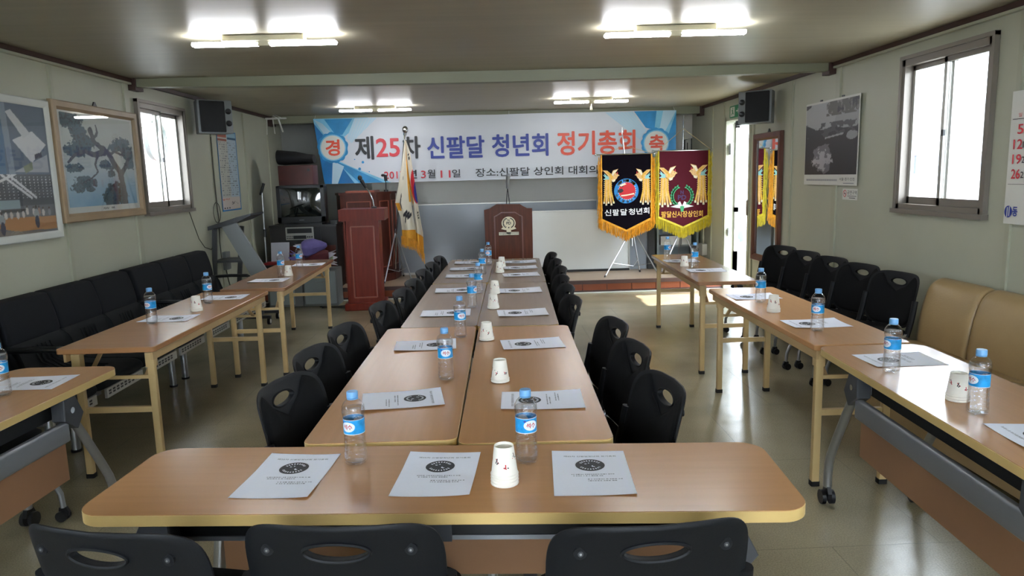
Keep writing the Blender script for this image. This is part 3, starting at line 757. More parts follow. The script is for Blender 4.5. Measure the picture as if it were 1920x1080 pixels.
wl = ['against the right wall under the mirror end, farthest from the tan sofa', 'against the right wall, second after the mirror', 'against the right wall, middle one of five', 'against the right wall, second from the tan sofa', 'against the right wall, right beside the tan sofa']
for (x, y, a), l in zip(WC, wl): chair(x, y, D(a), 'black chair '+l, 'chairs along the right wall')
chair(-2.50, 3.02, D(-4), 'chair whose casters show under the rolling table on the left', 'chairs under the left rolling table')

# ---------------------------------------------------------------- bottles
def label_map(r, z0):
    return lambda x, z: (r*math.sin(x/r), -r*math.cos(x/r), z0+z)
def make_bottle():
    t = thing('water_bottle', '', 'bottle')
    prof = [(0.020, 0.004), (0.026, 0.0), (0.0315, 0.006), (0.033, 0.016), (0.0318, 0.03), (0.0318, 0.055), (0.0305, 0.075), (0.0300, 0.092), (0.0296, 0.094), (0.0296, 0.139), (0.0306, 0.142),
            (0.0328, 0.150), (0.0334, 0.160), (0.0318, 0.172), (0.026, 0.183), (0.0185, 0.191), (0.0135, 0.195), (0.0135, 0.203)]
    n = 40; rings = []
    for r, z in prof:
        ring = []
        for k in range(n):
            a = 2*PI*k/n; rr = r; zz = z
            if z < 0.02: rr = r*(1-0.06*(0.5+0.5*math.cos(5*a))*(1-z/0.02)); zz = z+0.006*(0.5+0.5*math.cos(5*a))*(1 if z < 0.001 else 0)
            elif 0.02 < z < 0.09: rr = r*(1-0.018*(0.5+0.5*math.sin(z*520+2*math.sin(a*2))))
            elif 0.145 < z < 0.19: rr = r*(1-0.02*(0.5+0.5*math.cos(6*a+z*60)))
            ring.append((rr*math.cos(a), rr*math.sin(a), zz))
        rings.append(ring)
    m = MB().use('bottle'); m.loft(rings); m.obj('body', t, ang=1.2)
    m = MB().use('water'); m.lathe([(0.018, 0.007), (0.029, 0.010), (0.0305, 0.02), (0.0290, 0.055), (0.0280, 0.092), (0.0280, 0.14), (0.0310, 0.155), (0.0305, 0.165), (0.0295, 0.168)], 28); m.obj('water', t, ang=1.2)
    m = MB().use('cap'); n = 36
    m.loft([[((0.0162 if k % 2 else 0.0156)*math.cos(2*PI*k/n), (0.0162 if k % 2 else 0.0156)*math.sin(2*PI*k/n), z) for k in range(n)] for z in (0.197, 0.2125)]+[[(0.0148*math.cos(2*PI*k/n), 0.0148*math.sin(2*PI*k/n), 0.2150) for k in range(n)]])
    m.lathe([(0.0158, 0.193), (0.0158, 0.1955)], 24); m.obj('cap', t, ang=0.7)
    m = MB().use('label'); m.lathe([(0.0303, 0.0965), (0.0303, 0.1365)], 40, cap=False)
    m.use('label_white').lathe([(0.0304, 0.0945), (0.0304, 0.0965)], 40, cap=False).lathe([(0.0304, 0.1365), (0.0304, 0.138)], 40, cap=False)
    lb = m.obj('label', t, ang=1.2)
    for s in (0, 1):
        off = s*PI*0.0304
        m = MB().use('label_white'); f = label_map(0.03055, 0.0); Z = 0.1175
        rings = [[f(off+k2*0.0215*math.cos(a*PI/14), Z+k2*0.0145*math.sin(a*PI/14)) for a in range(28)] for k2 in (0.05, 0.35, 0.7, 1.0)]
        m.loft(rings, cap=True)
        m.use('red_ink'); f2 = label_map(0.0308, 0.0)
        text_into(m, '석수', off-0.014, off+0.014, 0.110, 0.1255, 0, 0.03, f2)
        m.use('t_navy'); m.loft([[f2(off-0.018+0.004*k2*math.cos(a*PI/6), 0.130+0.0028*k2*math.sin(a*PI/6)) for a in range(12)] for k2 in (0.1, 1.0)])
        m.obj('emblem', lb, ang=1.2)
    return t
B0 = make_bottle(); used_b = []
def bottle(x, y, rz, label, group, z=0.72):
    if not used_b:
        used_b.append(1); B0.location = (x, y, z); B0.rotation_euler = (0, 0, rz); B0['label'] = label; B0['group'] = group; return B0
    return dup(B0, (x, y, z), rz, label, group)
gb = 'water bottles on the tables'
bottle(-0.409, 1.998, D(-25), 'water bottle at the left on the front table', gb)
bottle(0.083, 1.958, D(25), 'water bottle on the front table beside the paper cups', gb)
rowb = [(-0.198, 2.836, 10, 'nearest the front table'), (-0.169, 3.606, 20, 'second from the front table'), (-0.128, 4.448, 60, 'third from the front table'), (-0.098, 5.03, 75, 'fourth from the front table'), (-0.078, 5.98, 80, 'fifth from the front table'), (-0.028, 6.60, -10, 'farthest from the front table')]
for x, y, a, l in rowb: bottle(x, y, D(a), 'water bottle in the middle table row, '+l, gb)
for x, y, a, l in [(-1.955, 2.826, 30, 'on the left rolling table at the picture edge'), (-2.02, 4.256, -20, 'on the orange brown left table, beside the nearer sheet'), (-1.949, 4.935, 60, 'on the orange brown left table, beside the farther sheet'),
                   (-1.84, 6.31, 60, 'on the far left table, beside the cups'), (-1.815, 6.83, 60, 'on the far left table, in front of the bouquets'),
                   (1.634, 6.62, 40, 'farthest on the right tables, near the tripod legs'), (1.714, 6.00, 90, 'on the far right table, beside the cup'), (1.637, 4.30, 90, 'on the middle right table, at its far end'),
                   (1.617, 3.484, -40, 'on the middle right table, at its near end'), (1.572, 2.73, 100, 'on the right rolling table, before a grey looking sheet'), (1.573, 2.221, 100, 'on the right rolling table, beside the paper cup')]:
    bottle(x, y, D(a), 'water bottle '+l, gb)

# ---------------------------------------------------------------- stacked paper cups
def make_cup(marks):
    m = MB().use('cup')
    m.lathe([(0.0345, 0.0), (0.0372, 0.001), (0.0378, 0.003), (0.0368, 0.0052), (0.0352, 0.006), (0.0262, 0.079), (0.0255, 0.0805), (0.0246, 0.0795), (0.0240, 0.0735), (0.001, 0.0735)], 32, cap=False)
    o = m.obj('paper_cup', ang=0.5)
    if marks:
        def f(x, z):
            r = 0.0352-(z-0.006)/0.073*0.009+0.0004; return (r*math.sin(x/0.031), -r*math.cos(x/0.031), z)
        rnd = random.Random(3); m = MB()
        for k in range(7):
            cx = -0.08+k*0.026; cz = 0.028+0.03*((k*37) % 10)/10
            for q in range(3):
                m.use('red_ink' if (k+q) % 2 else 'ink')
                a = rnd.uniform(0, PI); l = rnd.uniform(0.004, 0.008); w_ = 0.0015
                dx, dz = l*math.cos(a), l*math.sin(a); px, pz = -w_*math.sin(a), w_*math.cos(a)
                ox, oz = cx+rnd.uniform(-.004, .004), cz+rnd.uniform(-.006, .006)
                m.face([m.bm.verts.new(f(ox+i*dx+j*px, oz+i*dz+j*pz)) for i, j in ((-1, -1), (1, -1), (1, 1), (-1, 1))])
        m.obj('printed_marks', o)
    return o
CU = make_cup(True); CU2 = make_cup(False); cu_used = {}
def cups(x, y, n, rz, where):
    for k in range(n):
        top = k == n-1; src = CU if top else CU2
        lb = ('topmost upturned paper cup of the stack ' if top else 'lowest rim of the paper cup stack ' if k == 0 else 'cup rim %s from the bottom of the stack ' % ['', 'second', 'third', 'fourth'][k])+where
        if n == 1: lb = 'single upturned paper cup '+where
        loc = (x, y, 0.7205+0.0085*k)
        if src.name not in cu_used:
            cu_used[src.name] = 1; src.location = loc; src.rotation_euler = (0, 0, rz); o = tag(src, lb, 'paper cup', 'upturned paper cups')
        else: o = dup(src, loc, rz, lb, 'upturned paper cups')
        o['category'] = 'paper cup'
cups(0.017, 1.82, 4, 0.2, 'on the front table')
for (x, y, n), w_ in zip([(0.02, 2.79, 2), (-0.036, 3.54, 2), (0.002, 4.41, 2), (0.016, 4.98, 2), (0.066, 6.08, 2), (0.091, 6.48, 2)],
        ['nearest on the middle tables', 'second nearest on the middle tables', 'third nearest on the middle tables', 'fourth nearest on the middle tables', 'fifth nearest on the middle tables', 'farthest on the middle tables']):
    cups(x, y, n, 0.5+y, w_)
cups(-1.916, 4.651, 3, 1.0, 'on the orange brown left table')
cups(-1.775, 6.30, 2, 0.0, 'on the far left table')
cups(1.662, 6.13, 2, 0.4, 'on the far right table')
cups(1.604, 4.01, 3, 0.8, 'on the middle right table')
cups(1.598, 2.36, 3, 0.3, 'on the right rolling table')

# ---------------------------------------------------------------- agenda sheets
def make_sheet(seed):
    rnd = random.Random(seed); c1, c2, c3 = rnd.uniform(0.003, 0.008), rnd.uniform(0, 0.004), rnd.uniform(0, 6)
    def zf(x, y, e=0.0):
        u, v = x/0.105, y/0.1485
        return 0.0012+e+c1*max(0, u*0.6-v*0.6-0.35)**2+c2*(0.5+0.5*math.sin(v*3+c3))*abs(u)**3*0.6+0.005*max(0, -u*0.5+v*0.8-0.7)
    m = MB().use('paper')
    for e, fl in ((0.0, False), (-0.0004, True)): m.grid(12, 14, lambda u, v: ((u-0.5)*0.21, (v-0.5)*0.297, zf((u-0.5)*0.21, (v-0.5)*0.297, e)), fl)
    o = MB.obj(m, 'agenda_sheet', ang=1.5)
    m = MB().use('ink'); P = lambda x, y: (x, y, zf(x, y, 0.0006))
    text_into(m, '제25차 신팔달청년회 정기총회', -0.072, 0.078, 0.103, 0.112, 0, 0.0, P)
    cx, cy, R = 0.0, 0.045, 0.041
    m.loft([[P(cx+R*k*math.cos(a*PI/18), cy+R*k*math.sin(a*PI/18)) for a in range(36)] for k in (0.04, 0.4, 0.7, 1.0)])
    m.use('paper'); P2 = lambda x, y: (x, y, zf(x, y, 0.0010))
    for k in range(24):
        a = 2*PI*k/24; 
        if k % 12 in (0, 1, 11): continue
        for r0, r1, w_ in ((0.62, 0.80, 0.0016),):
            ca, sa = math.cos(a), math.sin(a)
            m.face([m.bm.verts.new(P2(cx+R*r*ca-t_*sa, cy+R*r*sa+t_*ca)) for r, t_ in ((r0, -w_), (r1, -w_*1.3), (r1, w_*1.3), (r0, w_))])
    for dx, dy, w_, h_ in ((-.012, .008, .003, .002), (.006, -.008, .002, .004), (.010, -.012, .003, .002), (-.003, .013, .002, .002)):
        m.face([m.bm.verts.new(P2(cx+dx+i*w_, cy+dy+j*h_)) for i, j in ((-1, -1), (1, -1), (1, 1), (-1, 1))])
    m.use('ink_light')
    for y, x0, x1 in ((-0.018, -0.055, 0.062), (-0.028, -0.05, 0.03), (-0.050, -0.012, 0.078), (-0.060, -0.012, 0.062)):
        x = x0
        while x < x1:
            w_ = rnd.choice((0.003, 0.004, 0.005, 0.006)); h_ = rnd.uniform(0.0014, 0.0024)
            m.face([m.bm.verts.new(P(x+i*w_, y+j*h_)) for i, j in ((0, -1), (1, -1), (1, 1), (0, 1))]); x += w_+rnd.choice((0.0015, 0.002, 0.004))
    m.obj('print', o, smooth=False)
    return o
SH = [make_sheet(s) for s in (1, 5, 9)]; sh_used = {}
def sheet(x, y, rz, label, z=0.72):
    k = (len(sh_used)) % 3; sh_used[len(sh_used)] = 1; src = SH[k]
    if len(sh_used) <= 3:
        src.location = (x, y, z); src.rotation_euler = (0, 0, rz); return tag(src, label, 'paper sheet', 'agenda sheets')
    return dup(src, (x, y, z), rz, label, 'agenda sheets')
sheet(-0.585, 1.927, -0.088, 'printed agenda sheet on the front table, leftmost of three')
sheet(-0.167, 1.900, -0.086, 'printed agenda sheet on the front table, between bottle and cups')
sheet(0.255, 1.869, -0.065, 'printed agenda sheet on the front table, rightmost of three')
ord7 = ['nearest the front table', 'second from the front table', 'third from the front table', 'fourth from the front table', 'fifth from the front table', 'second from the far end', 'at the far end']
for (x, y, a), l in zip([(-0.345, 2.59, 8), (-0.335, 3.458, 3), (-0.285, 4.295, 0), (-0.265, 5.175, 2), (-0.235, 5.933, 0), (-0.225, 6.402, 0), (-0.205, 6.864, 0)], ord7):
    sheet(x, y, -PI/2+D(a), 'agenda sheet on the left middle tables, '+l)
for (x, y, a), l in zip([(0.168, 2.524, -2), (0.185, 3.418, 4), (0.175, 4.227, 2), (0.20, 5.074, 1), (0.24, 5.906, 3), (0.255, 6.371, 2), (0.275, 6.803, 0)], ord7):
    sheet(x, y, PI/2+D(a), 'agenda sheet on the right middle tables, '+l)
for x, y, a, l in [(-1.955, 3.00, -90, 'on the left rolling table'), (-1.985, 4.40, -92, 'nearer one on the orange brown left table'), (-1.925, 5.17, -90, 'farther one on the orange brown left table'), (-1.865, 6.03, -93, 'nearer one on the far left table'), (-1.80, 7.10, -88, 'farther one on the far left table'),
                   (1.73, 6.50, 88, 'farther one on the far right table'), (1.76, 5.82, 86, 'nearer one on the far right table'), (1.675, 4.52, 90, 'farther one on the middle right table'), (1.69, 3.66, 90, 'nearer one on the middle right table'), (1.70, 2.90, 90, 'farther one on the right rolling table'), (1.66, 2.00, 84, 'nearer one on the right rolling table, cut by the picture edge')]:
    sheet(x, y, D(a), 'agenda sheet, '+l)

# ---------------------------------------------------------------- sofas
def pad_block(mb, pts, y0, y1, r=0.03):
    """cushion: outline (x,z) rounded along y"""
    cx = sum(p[0] for p in pts)/len(pts); cz = sum(p[1] for p in pts)/len(pts)
    def sc(k): return [(cx+(p[0]-cx)*k, cz+(p[1]-cz)*k) for p in pts]
    rings = []
    for yy, k in ((y0, 0.80), (y0+r*0.1, 0.93), (y0+r*0.5, 0.99), (y0+r, 1.0), (y1-r, 1.0), (y1-r*0.5, 0.99), (y1-r*0.1, 0.93), (y1, 0.80)):
        rings.append([(p[0], yy, p[1]) for p in sc(k)])
    mb.loft(rings)
def smooth_path(pts, n=4):
    """closed Catmull-Rom"""
    out = []; L = len(pts)
    for i in range(L):
        p0, p1, p2, p3 = (Vector(pts[(i+j-1) % L]) for j in range(4))
        for k in range(n):
            t = k/n; out.append(tuple(0.5*((2*p1)+(-p0+p2)*t+(2*p0-5*p1+4*p2-p3)*t*t+(-p0+3*p1-3*p2+p3)*t**3)))
    return out
def bench(y0, y1, label, n=3):
    t = thing('waiting_bench', label, 'bench', (-2.62, (y0+y1)/2, 0), 0, 'black waiting benches along the left wall')
    X0 = -2.62; Y0 = (y0+y1)/2; wd = (y1-y0-0.02)/n
    for i in range(n):
        a = y0-Y0+0.01+i*wd+0.004; b_ = a+wd-0.008
        m = MB().use('sofa'); pad_block(m, smooth_path([(-2.715-X0, 0.665), (-2.735-X0, 0.78), (-2.765-X0, 0.875), (-2.785-X0, 0.893), (-2.85-X0, 0.898), (-2.87-X0, 0.88), (-2.85-X0, 0.78), (-2.82-X0, 0.66), (-2.80-X0, 0.648), (-2.74-X0, 0.648)]), a, b_); m.obj('head_cushion', t, ang=1.0)
        m = MB().use('sofa_line'); pad_block(m, smooth_path([(-2.715-X0, 0.655), (-2.66-X0, 0.52), (-2.58-X0, 0.465), (-2.30-X0, 0.455), (-2.23-X0, 0.43), (-2.24-X0, 0.385), (-2.34-X0, 0.375), (-2.66-X0, 0.395), (-2.74-X0, 0.48), (-2.80-X0, 0.64)]), a, b_)
        for k in range(5):
            yy = (a+b_)/2-0.08+k*0.04
            m.tube([(-2.695-X0, yy, 0.62), (-2.655-X0, yy, 0.527), (-2.58-X0, yy, 0.474), (-2.45-X0, yy, 0.466), (-2.36-X0, yy, 0.461)], 0.006, 6)
        m.obj('seat_cushion', t, ang=1.0)
        m = MB().use('alu_light')
        m.box(-2.24-X0, -2.225-X0, a+0.03, b_-0.03, 0.33, 0.385)
        m.use('black_plastic')
        for k in range(8): m.box(-2.226-X0, -2.2235-X0, a+0.05+k*0.045, a+0.075+k*0.045, 0.347, 0.357).box(-2.226-X0, -2.2235-X0, a+0.05+k*0.045, a+0.075+k*0.045, 0.363, 0.373)
        m.obj('perforated_strip', t, smooth=False)
    m = MB().use('silver').tube([(-2.47-X0, y0-Y0+0.02, 0.30), (-2.47-X0, y1-Y0-0.02, 0.30)], 0.026, 12); m.obj('rail', t)
    for s in (-1, 1):
        yy = s*((y1-y0)/2-0.10)
        m = MB().use('silver').tube([(-2.47-X0, yy, 0.30), (-2.47-X0, yy, 0.012)], 0.024, 12).use('rubber').tube([(-2.47-X0, yy, 0.013), (-2.47-X0, yy, 0.0)], 0.03, 12); m.obj('leg', t)
        m = MB().use('grey_beam').box(-2.74-X0, -2.30-X0, yy-0.02, yy+0.02, 0.335, 0.375); m.obj('cross_member', t, smooth=False)
        ya = s*((y1-y0)/2-0.002)
        m = MB().use('black_plastic').tube([(-2.74-X0, ya, 0.50), (-2.74-X0, ya, 0.60), (-2.70-X0, ya, 0.635), (-2.55-X0, ya, 0.64), (-2.40-X0, ya, 0.635), (-2.34-X0, ya, 0.60), (-2.36-X0, ya, 0.50), (-2.40-X0, ya, 0.40)], 0.016, 10); m.obj('armrest', t)
    return t
bench(5.56, 7.08, 'black three-seat bench at the left wall, farthest one, below the sliding window')
bench(4.02, 5.54, 'black three-seat bench at the left wall, middle one, below the pine tree picture')
bench(3.50, 4.00, 'black bench seat at the left wall, nearest one, behind the rolling table', 1)
ts = thing('tan_sofa', 'tan leather armless sofa with ribbed back cushions against the right wall', 'sofa', (2.65, 3.3, 0))
for i in range(4):
    b_ = 4.50-3.3-i*0.50; a = b_-0.49; X0 = 2.65
    m = MB().use('tan'); pad_block(m, smooth_path([(2.74-X0, 0.36), (2.745-X0, 0.55), (2.79-X0, 0.74), (2.85-X0, 0.81), (2.92-X0, 0.80), (2.965-X0, 0.70), (2.965-X0, 0.40), (2.85-X0, 0.33)]), a, b_, 0.07); m.obj('back_cushion', ts, ang=1.2)
    m = MB().use('tan'); pad_block(m, smooth_path([(2.28-X0, 0.33), (2.25-X0, 0.38), (2.30-X0, 0.42), (2.55-X0, 0.425), (2.76-X0, 0.40), (2.78-X0, 0.34), (2.55-X0, 0.30)]), a, b_, 0.05); m.obj('seat_cushion', ts, ang=1.2)
m = MB().use('tan').rbox(2.30-2.65, 2.96-2.65, 2.5-3.3, 4.49-3.3, 0.05, 0.33, 0.02, bev=0.005); m.obj('base', ts)
for sx in (2.36-2.65, 2.9-2.65):
    for yy in (2.56-3.3, 4.43-3.3): MB().use('rubber').lathe([(0.025, 0.0), (0.03, 0.05)], 12, (sx, yy, 0)).obj('foot', ts)

# ---------------------------------------------------------------- pictures and notices on the side walls
def on_left(name, label, cat, y, z, off=0.0): return thing(name, label, cat, (XL+off, y, z), PI/2)     # local +x = +y, faces +x
def on_right(name, label, cat, y, z, off=0.0): return thing(name, label, cat, (XR-off, y, z), -PI/2)   # local +x = -y, faces -x
def frame(mb, w_, h_, t_, d, y=0.0, inner=0.0):
    """mitred picture frame with a bevel towards the opening; local x centred, z from 0"""
    for (ax, az), (bx_, bz) in (((-w_/2, 0), (w_/2, 0)), ((w_/2, 0), (w_/2, h_)), ((w_/2, h_), (-w_/2, h_)), ((-w_/2, h_), (-w_/2, 0))):
        cx, cz = 0, h_/2
        def ins(px, pz, k): return (px+(t_ if px < cx else -t_)*k, pz+(t_ if pz < cz else -t_)*k)
        r = []
        for px, pz in ((ax, az), (bx_, bz)):
            i1, i2, i3 = ins(px, pz, 0.12), ins(px, pz, 0.7), ins(px, pz, 1.0)
            r.append([(px, y, pz), (px, y-d*0.8, pz), (i1[0], y-d, i1[1]), (i2[0], y-d, i2[1]), (i3[0], y-d*0.55, i3[1]), (i3[0], y, i3[1])])
        mb.loft(r)
    return mb

def pine(u, v):
    im = Img(u, v, '#b9c3be')
    n = fbm(u*6, v*5, 3)
    im.put(np.clip(1.1-v*1.9, 0, 1)*0.9, '#8fb3c9'); im.put(np.clip(0.42-v, 0, 1)*2.0*np.clip(n*1.4, 0, 1), '#4f8fb8')
    im.put(np.clip((v-0.8)*3, 0, 1)*0.5, '#a3a69c')
    trunk = '#2f3640'
    wob = (fbm(u*18, v*18, 9)-0.5)*0.035
    U, V = u+wob, v+(fbm(u*18, v*18, 19)-0.5)*0.035
    def br(pts, w0, w1, col=trunk):
        L = len(pts)-1
        for i in range(L):
            d, t = segd(U, V, pts[i], pts[i+1]); wd = w0+(w1-w0)*(i+t)/L
            im.put(d < wd, col)
    def fol(cx, cy, rx, ry, seed, col='#34545e'):
        n2 = fbm(u*34+seed, v*34, seed, 3); d = ((u-cx)/rx)**2+((v-cy)/ry)**2
        im.put((d+(n2-0.5)*1.9) < 0.75, col); n3 = fbm(u*60, v*60, seed+5, 2); im.put(((d+(n2-0.5)*1.9) < 0.75) & (n3 > 0.45), '#22333c')
    for a in ((.10, .93, .16, .08), (.22, .82, .10, .07), (.16, .60, .16, .06), (.26, .70, .16, .09), (.12, .42, .10, .045), (.30, .30, .0, .0), (.85, .70, .14, .08), (.92, .60, .10, .07), (.72, .66, .09, .05), (.93, .48, .09, .06), (.55, .46, .10, .05), (.24, .26, .15, .06), (.14, .20, .09, .04), (.30, .19, .07, .03), (.62, .36, .06, .04), (.66, .12, .16, .12), (.56, .05, .10, .06)):
        if a[2]: fol(a[0], a[1], a[2]*1.15, a[3]*1.2, seed=int(a[0]*100+a[1]*37))
    br([(.80, .0), (.79, .2), (.76, .38), (.66, .50), (.60, .60), (.50, .66), (.42, .72), (.38, .84)], .042, .028)
    br([(.78, .36), (.88, .46), (.92, .60), (.98, .62)], .035, .015); br([(.55, .60), (.40, .57), (.28, .60), (.14, .56), (.04, .48)], .04, .012)
    br([(.62, .58), (.70, .62), (.82, .58), (.84, .66)], .02, .01); br([(.46, .58), (.40, .46), (.42, .38), (.32, .30), (.20, .26)], .018, .006)
    br([(.70, .46), (.64, .42), (.62, .36)], .018, .006); br([(.40, .74), (.48, .82), (.46, .90)], .018, .006)
    return im
p = on_left('framed_picture', 'framed pine tree picture in a pale wooden frame, beside the left window', 'picture', 5.70, 1.285, 0.018)
m = MB().use('pine_frame'); frame(m, 1.19, 0.845, 0.062, 0.035); m.obj('frame', p)
m = MB().use('white_frame').box(-0.535, 0.535, -0.012, -0.006, 0.06, 0.785).use('ink'); m.tube([(-0.05+0.012*k, -0.013, 0.074+0.016*(k % 2)) for k in range(8)], 0.0013, 4).tube([(0.07+0.010*k, -0.013, 0.090-0.014*(k % 2)) for k in range(6)], 0.0013, 4); m.obj('mat_board', p, smooth=False)
painted('print', 0.99, 0.665, 200, 150, pine, 'picture', p, (0, -0.014, 0.105))
MB().use('frame_glass').box(-0.53, 0.53, -0.0185, -0.0175, 0.062, 0.783).obj('glass', p, smooth=False)
MB().use('black_plastic').prism([(-0.03, 0), (0.03, 0), (0.008, 0.035), (-0.008, 0.035)], 'y', -0.01, 0).obj('hook', p, loc=(0.0, 0, 0.845))
def market(u, v):
    im = Img(u, v, '#5a6b7c'); top = v > 0.46
    im.put(top & (u < 0.5), '#b6bcc2'); im.put(top & inpoly(u, v, [(.42, .46), (.52, .46), (.56, 1), (.40, 1)]), '#4a6f8f')
    im.put(top & inpoly(u, v, [(.62, .72), (.80, .55), (.98, .70), (.84, .80)]), '#d3d7da'); im.put(top & inpoly(u, v, [(.58, .93), (.64, .95), (.82, .78), (.74, .74)]), '#c9ced2')
    im.put(top & inpoly(u, v, [(.60, .48), (.98, .62), (.98, .48)]), '#a6acb4'); im.put(top & inpoly(u, v, [(.70, .52), (.80, .56), (.80, .50), (.72, .47)]), '#7d8a6c')
    im.put(top & (np.abs(u-.58+(v-.5)*.05) < 0.03), '#8393a3')
    for k in range(9): im.put(top & (u < 0.44) & (np.abs(v-0.5-k*0.055) < 0.006), '#8a929b')
    im.put(top & inpoly(u, v, [(.84, .58), (.92, .60), (.92, .64), (.84, .62)]), '#3d4147')
    low = v <= 0.46
    im.put(low, '#6c7276'); im.put(low & (v > 0.22), '#4d5359')
    dots = (np.abs((u*22) % 1-0.5) < 0.13) & (np.abs((v*44) % 1-0.5) < 0.16); im.put(low & (v > 0.27) & dots, '#c7cbd0')
    for a in (((0, .25), (.62, .47)), ((.45, .47), (.75, .28)), ((.52, .47), (.80, .28)), ((0, .30), (.3, .46))):
        d, t = segd(u, v, *a); im.put(low & (d < 0.010), '#d9dcde')
    im.put(low & (v > 0.20) & (v < 0.265) & (u < 0.62), '#8fa6ac'); im.put(low & (v > 0.175) & (v < 0.20) & (u < 0.7), '#3a3f44')
    im.put(low & inpoly(u, v, [(.2, .145), (1, .125), (1, .02), (.55, .03), (.2, .10)]), '#b08457'); im.put(low & inpoly(u, v, [(0, .16), (.24, .14), (.24, .10), (0, .12)]), '#9b6f48')
    im.put(low & inpoly(u, v, [(0, .10), (.5, .03), (1, .0), (0, 0)]), '#7d7a74')
    rnd = random.Random(5)
    for k in range(16):
        x = 0.05+k*0.058+rnd.uniform(-.01, .01); y = 0.15+rnd.uniform(0, .03); c1 = rnd.choice(['#b9b2ac', '#c9c6c4', '#8f8f98', '#a5877a', '#d0cdc8'])
        im.put(((u-x)/0.016)**2+((v-y)/0.028)**2 < 1, c1); im.put(((u-x)/0.009)**2+((v-y-0.035)/0.009)**2 < 1, '#4a3a34')
    for x, y in ((.42, .06), (.18, .08), (.78, .09)):
        im.put(((u-x)/0.028)**2+((v-y-.06)/0.04)**2 < 1, '#9aa3a8'); im.put(((u-x)/0.024)**2+((v-y)/0.05)**2 < 1, '#3e4a5c'); im.put(((u-x)/0.012)**2+((v-y-.115)/0.014)**2 < 1, '#3a2c28')
    return im
p = on_left('framed_poster', 'white framed board with two market hall photographs, cut by the left picture edge', 'picture', 4.565, 1.195, 0.018)
m = MB().use('white_frame'); frame(m, 1.05, 0.915, 0.05, 0.022); m.obj('frame', p)
painted('print', 0.95, 0.82, 190, 170, market, 'picture', p, (0, -0.008, 0.048))
MB().use('frame_glass').box(-0.475, 0.475, -0.013, -0.012, 0.045, 0.87).obj('glass', p, smooth=False)

def tall_poster(u, v):
    im = Img(u, v, '#b5b7ae')
    im.put(u > 0.5, '#a8bac6'); im.put((v > 0.93) & (u < 0.48), '#a5563a'); im.put((v > 0.885) & (v < 0.91) & (u < 0.48), '#8c4630')
    im.put((v > 0.93) & (u > 0.52), '#8fb4c8'); im.put((v > 0.91) & (v < 0.94) & (u > 0.52), '#2c5877')
    rows = (np.abs((v*34) % 1-0.5) < 0.2) & (v > 0.17) & (v < 0.87); cells = fbm(u*26, np.floor(v*34)*3.1, 4, 2) > 0.42
    im.put(rows & cells & (u > 0.04) & (u < 0.96), '#6c7075')
    im.put(v < 0.16, '#c7bcb4'); im.put((v < 0.145) & (v > 0.12) & (u < 0.45) & (fbm(u*30, v*80, 3, 2) > 0.4), '#c46a50')
    im.put((v < 0.10) & (v > 0.06) & (u > 0.5) & (fbm(u*20, v*60, 8, 2) > 0.52), '#3a2f2c')
    for k in range(3): im.put((np.abs(u-0.1-k*0.13) < 0.035) & (np.abs(v-0.022) < 0.009), '#23211f')
    return im
p = on_left('wall_poster', 'tall narrow price list poster with blue edges under the left speaker', 'poster', 8.505, 1.22, 0.004)
MB().use('b_deep').box(-0.305, 0.305, -0.003, 0, 0, 0.90).obj('backing', p, smooth=False)
painted('print', 0.575, 0.87, 120, 220, tall_poster, 'picture', p, (-0.008, -0.0045, 0.016))

def rapids(u, v):
    im = Img(u, v, '#222227'); n = fbm(u*7, v*9, 2, 6); n2 = fbm(u*14, v*16, 6, 5)
    im.put((v > 0.62) & (u < 0.75) & (((u-.28)/.34)**2+((v-.84)/.20)**2+(n-.5)*1.2 < 1), '#a9abaf')
    im.put((v > 0.62) & (((u-.86)/.3)**2+((v-.74)/.12)**2+(n2-.5) < 1), '#9a9ca0')
    im.put((v > 0.80) & (u > 0.42) & (n2 > 0.36), '#55524f'); im.put((v > 0.84) & (u > 0.45) & (fbm(u*40, v*12, 8, 2) > 0.52), '#8b8984')
    im.put((v < 0.72) & (v > 0.52) & (n2 > 0.50), '#45464b'); im.put((np.abs(v-0.52-(u-.5)*.12) < 0.012) & (u > .4) & (u < .75), '#a5a6ab')
    d = ((u-.34)/.24)**2+((v-.22)/.20)**2
    im.put(d+(n-.5)*2.2 < 0.8, '#77747c'); im.put(d+(n2-.5)*2.2 < 0.35, '#bdbac2')
    im.put((((u-.9)/.1)**2+((v-.52)/.06)**2+(n2-.5)) < 0.8, '#95979c'); im.put((v < 0.45)*(1-v)*0.35*np.clip(u*1.4, 0, 1), '#1c2430')
    return im
p = on_right('wall_calendar', 'poster calendar with a dark river rapids photograph, right wall, left of the window', 'poster', 6.325, 1.375, 0.022)
MB().use('white').box(-0.495, 0.495, -0.004, 0, 0, 0.735).obj('sheet', p, smooth=False)
painted('print', 0.97, 0.625, 150, 110, rapids, 'picture', p, (0, -0.0055, 0.092))
m = MB().use('ink'); text_into(m, '서울·경기·인천', 0.20, 0.46, 0.040, 0.066, -0.0048)
m.use('ink_light')
for k in range(31): m.box(-0.44+k*0.0195, -0.43+k*0.0195, -0.0048, -0.0042, 0.036, 0.052)
m.box(0.27, 0.45, -0.0048, -0.0042, 0.016, 0.021); m.obj('lettering', p, smooth=False)
MB().use('bracket').box(-0.2, -0.17, -0.012, 0, 0.735, 0.748).box(0.2, 0.23, -0.012, 0, 0.735, 0.748).obj('hanger_clip', p, smooth=False)
p = on_right('no_smoking_sticker', 'small white no smoking sticker below the rapids poster', 'sticker', 5.975, 1.256, 0.003)
m = MB().use('white').box(-0.125, 0.125, -0.0015, 0, 0, 0.092)
m.obj('sheet', p, smooth=False)
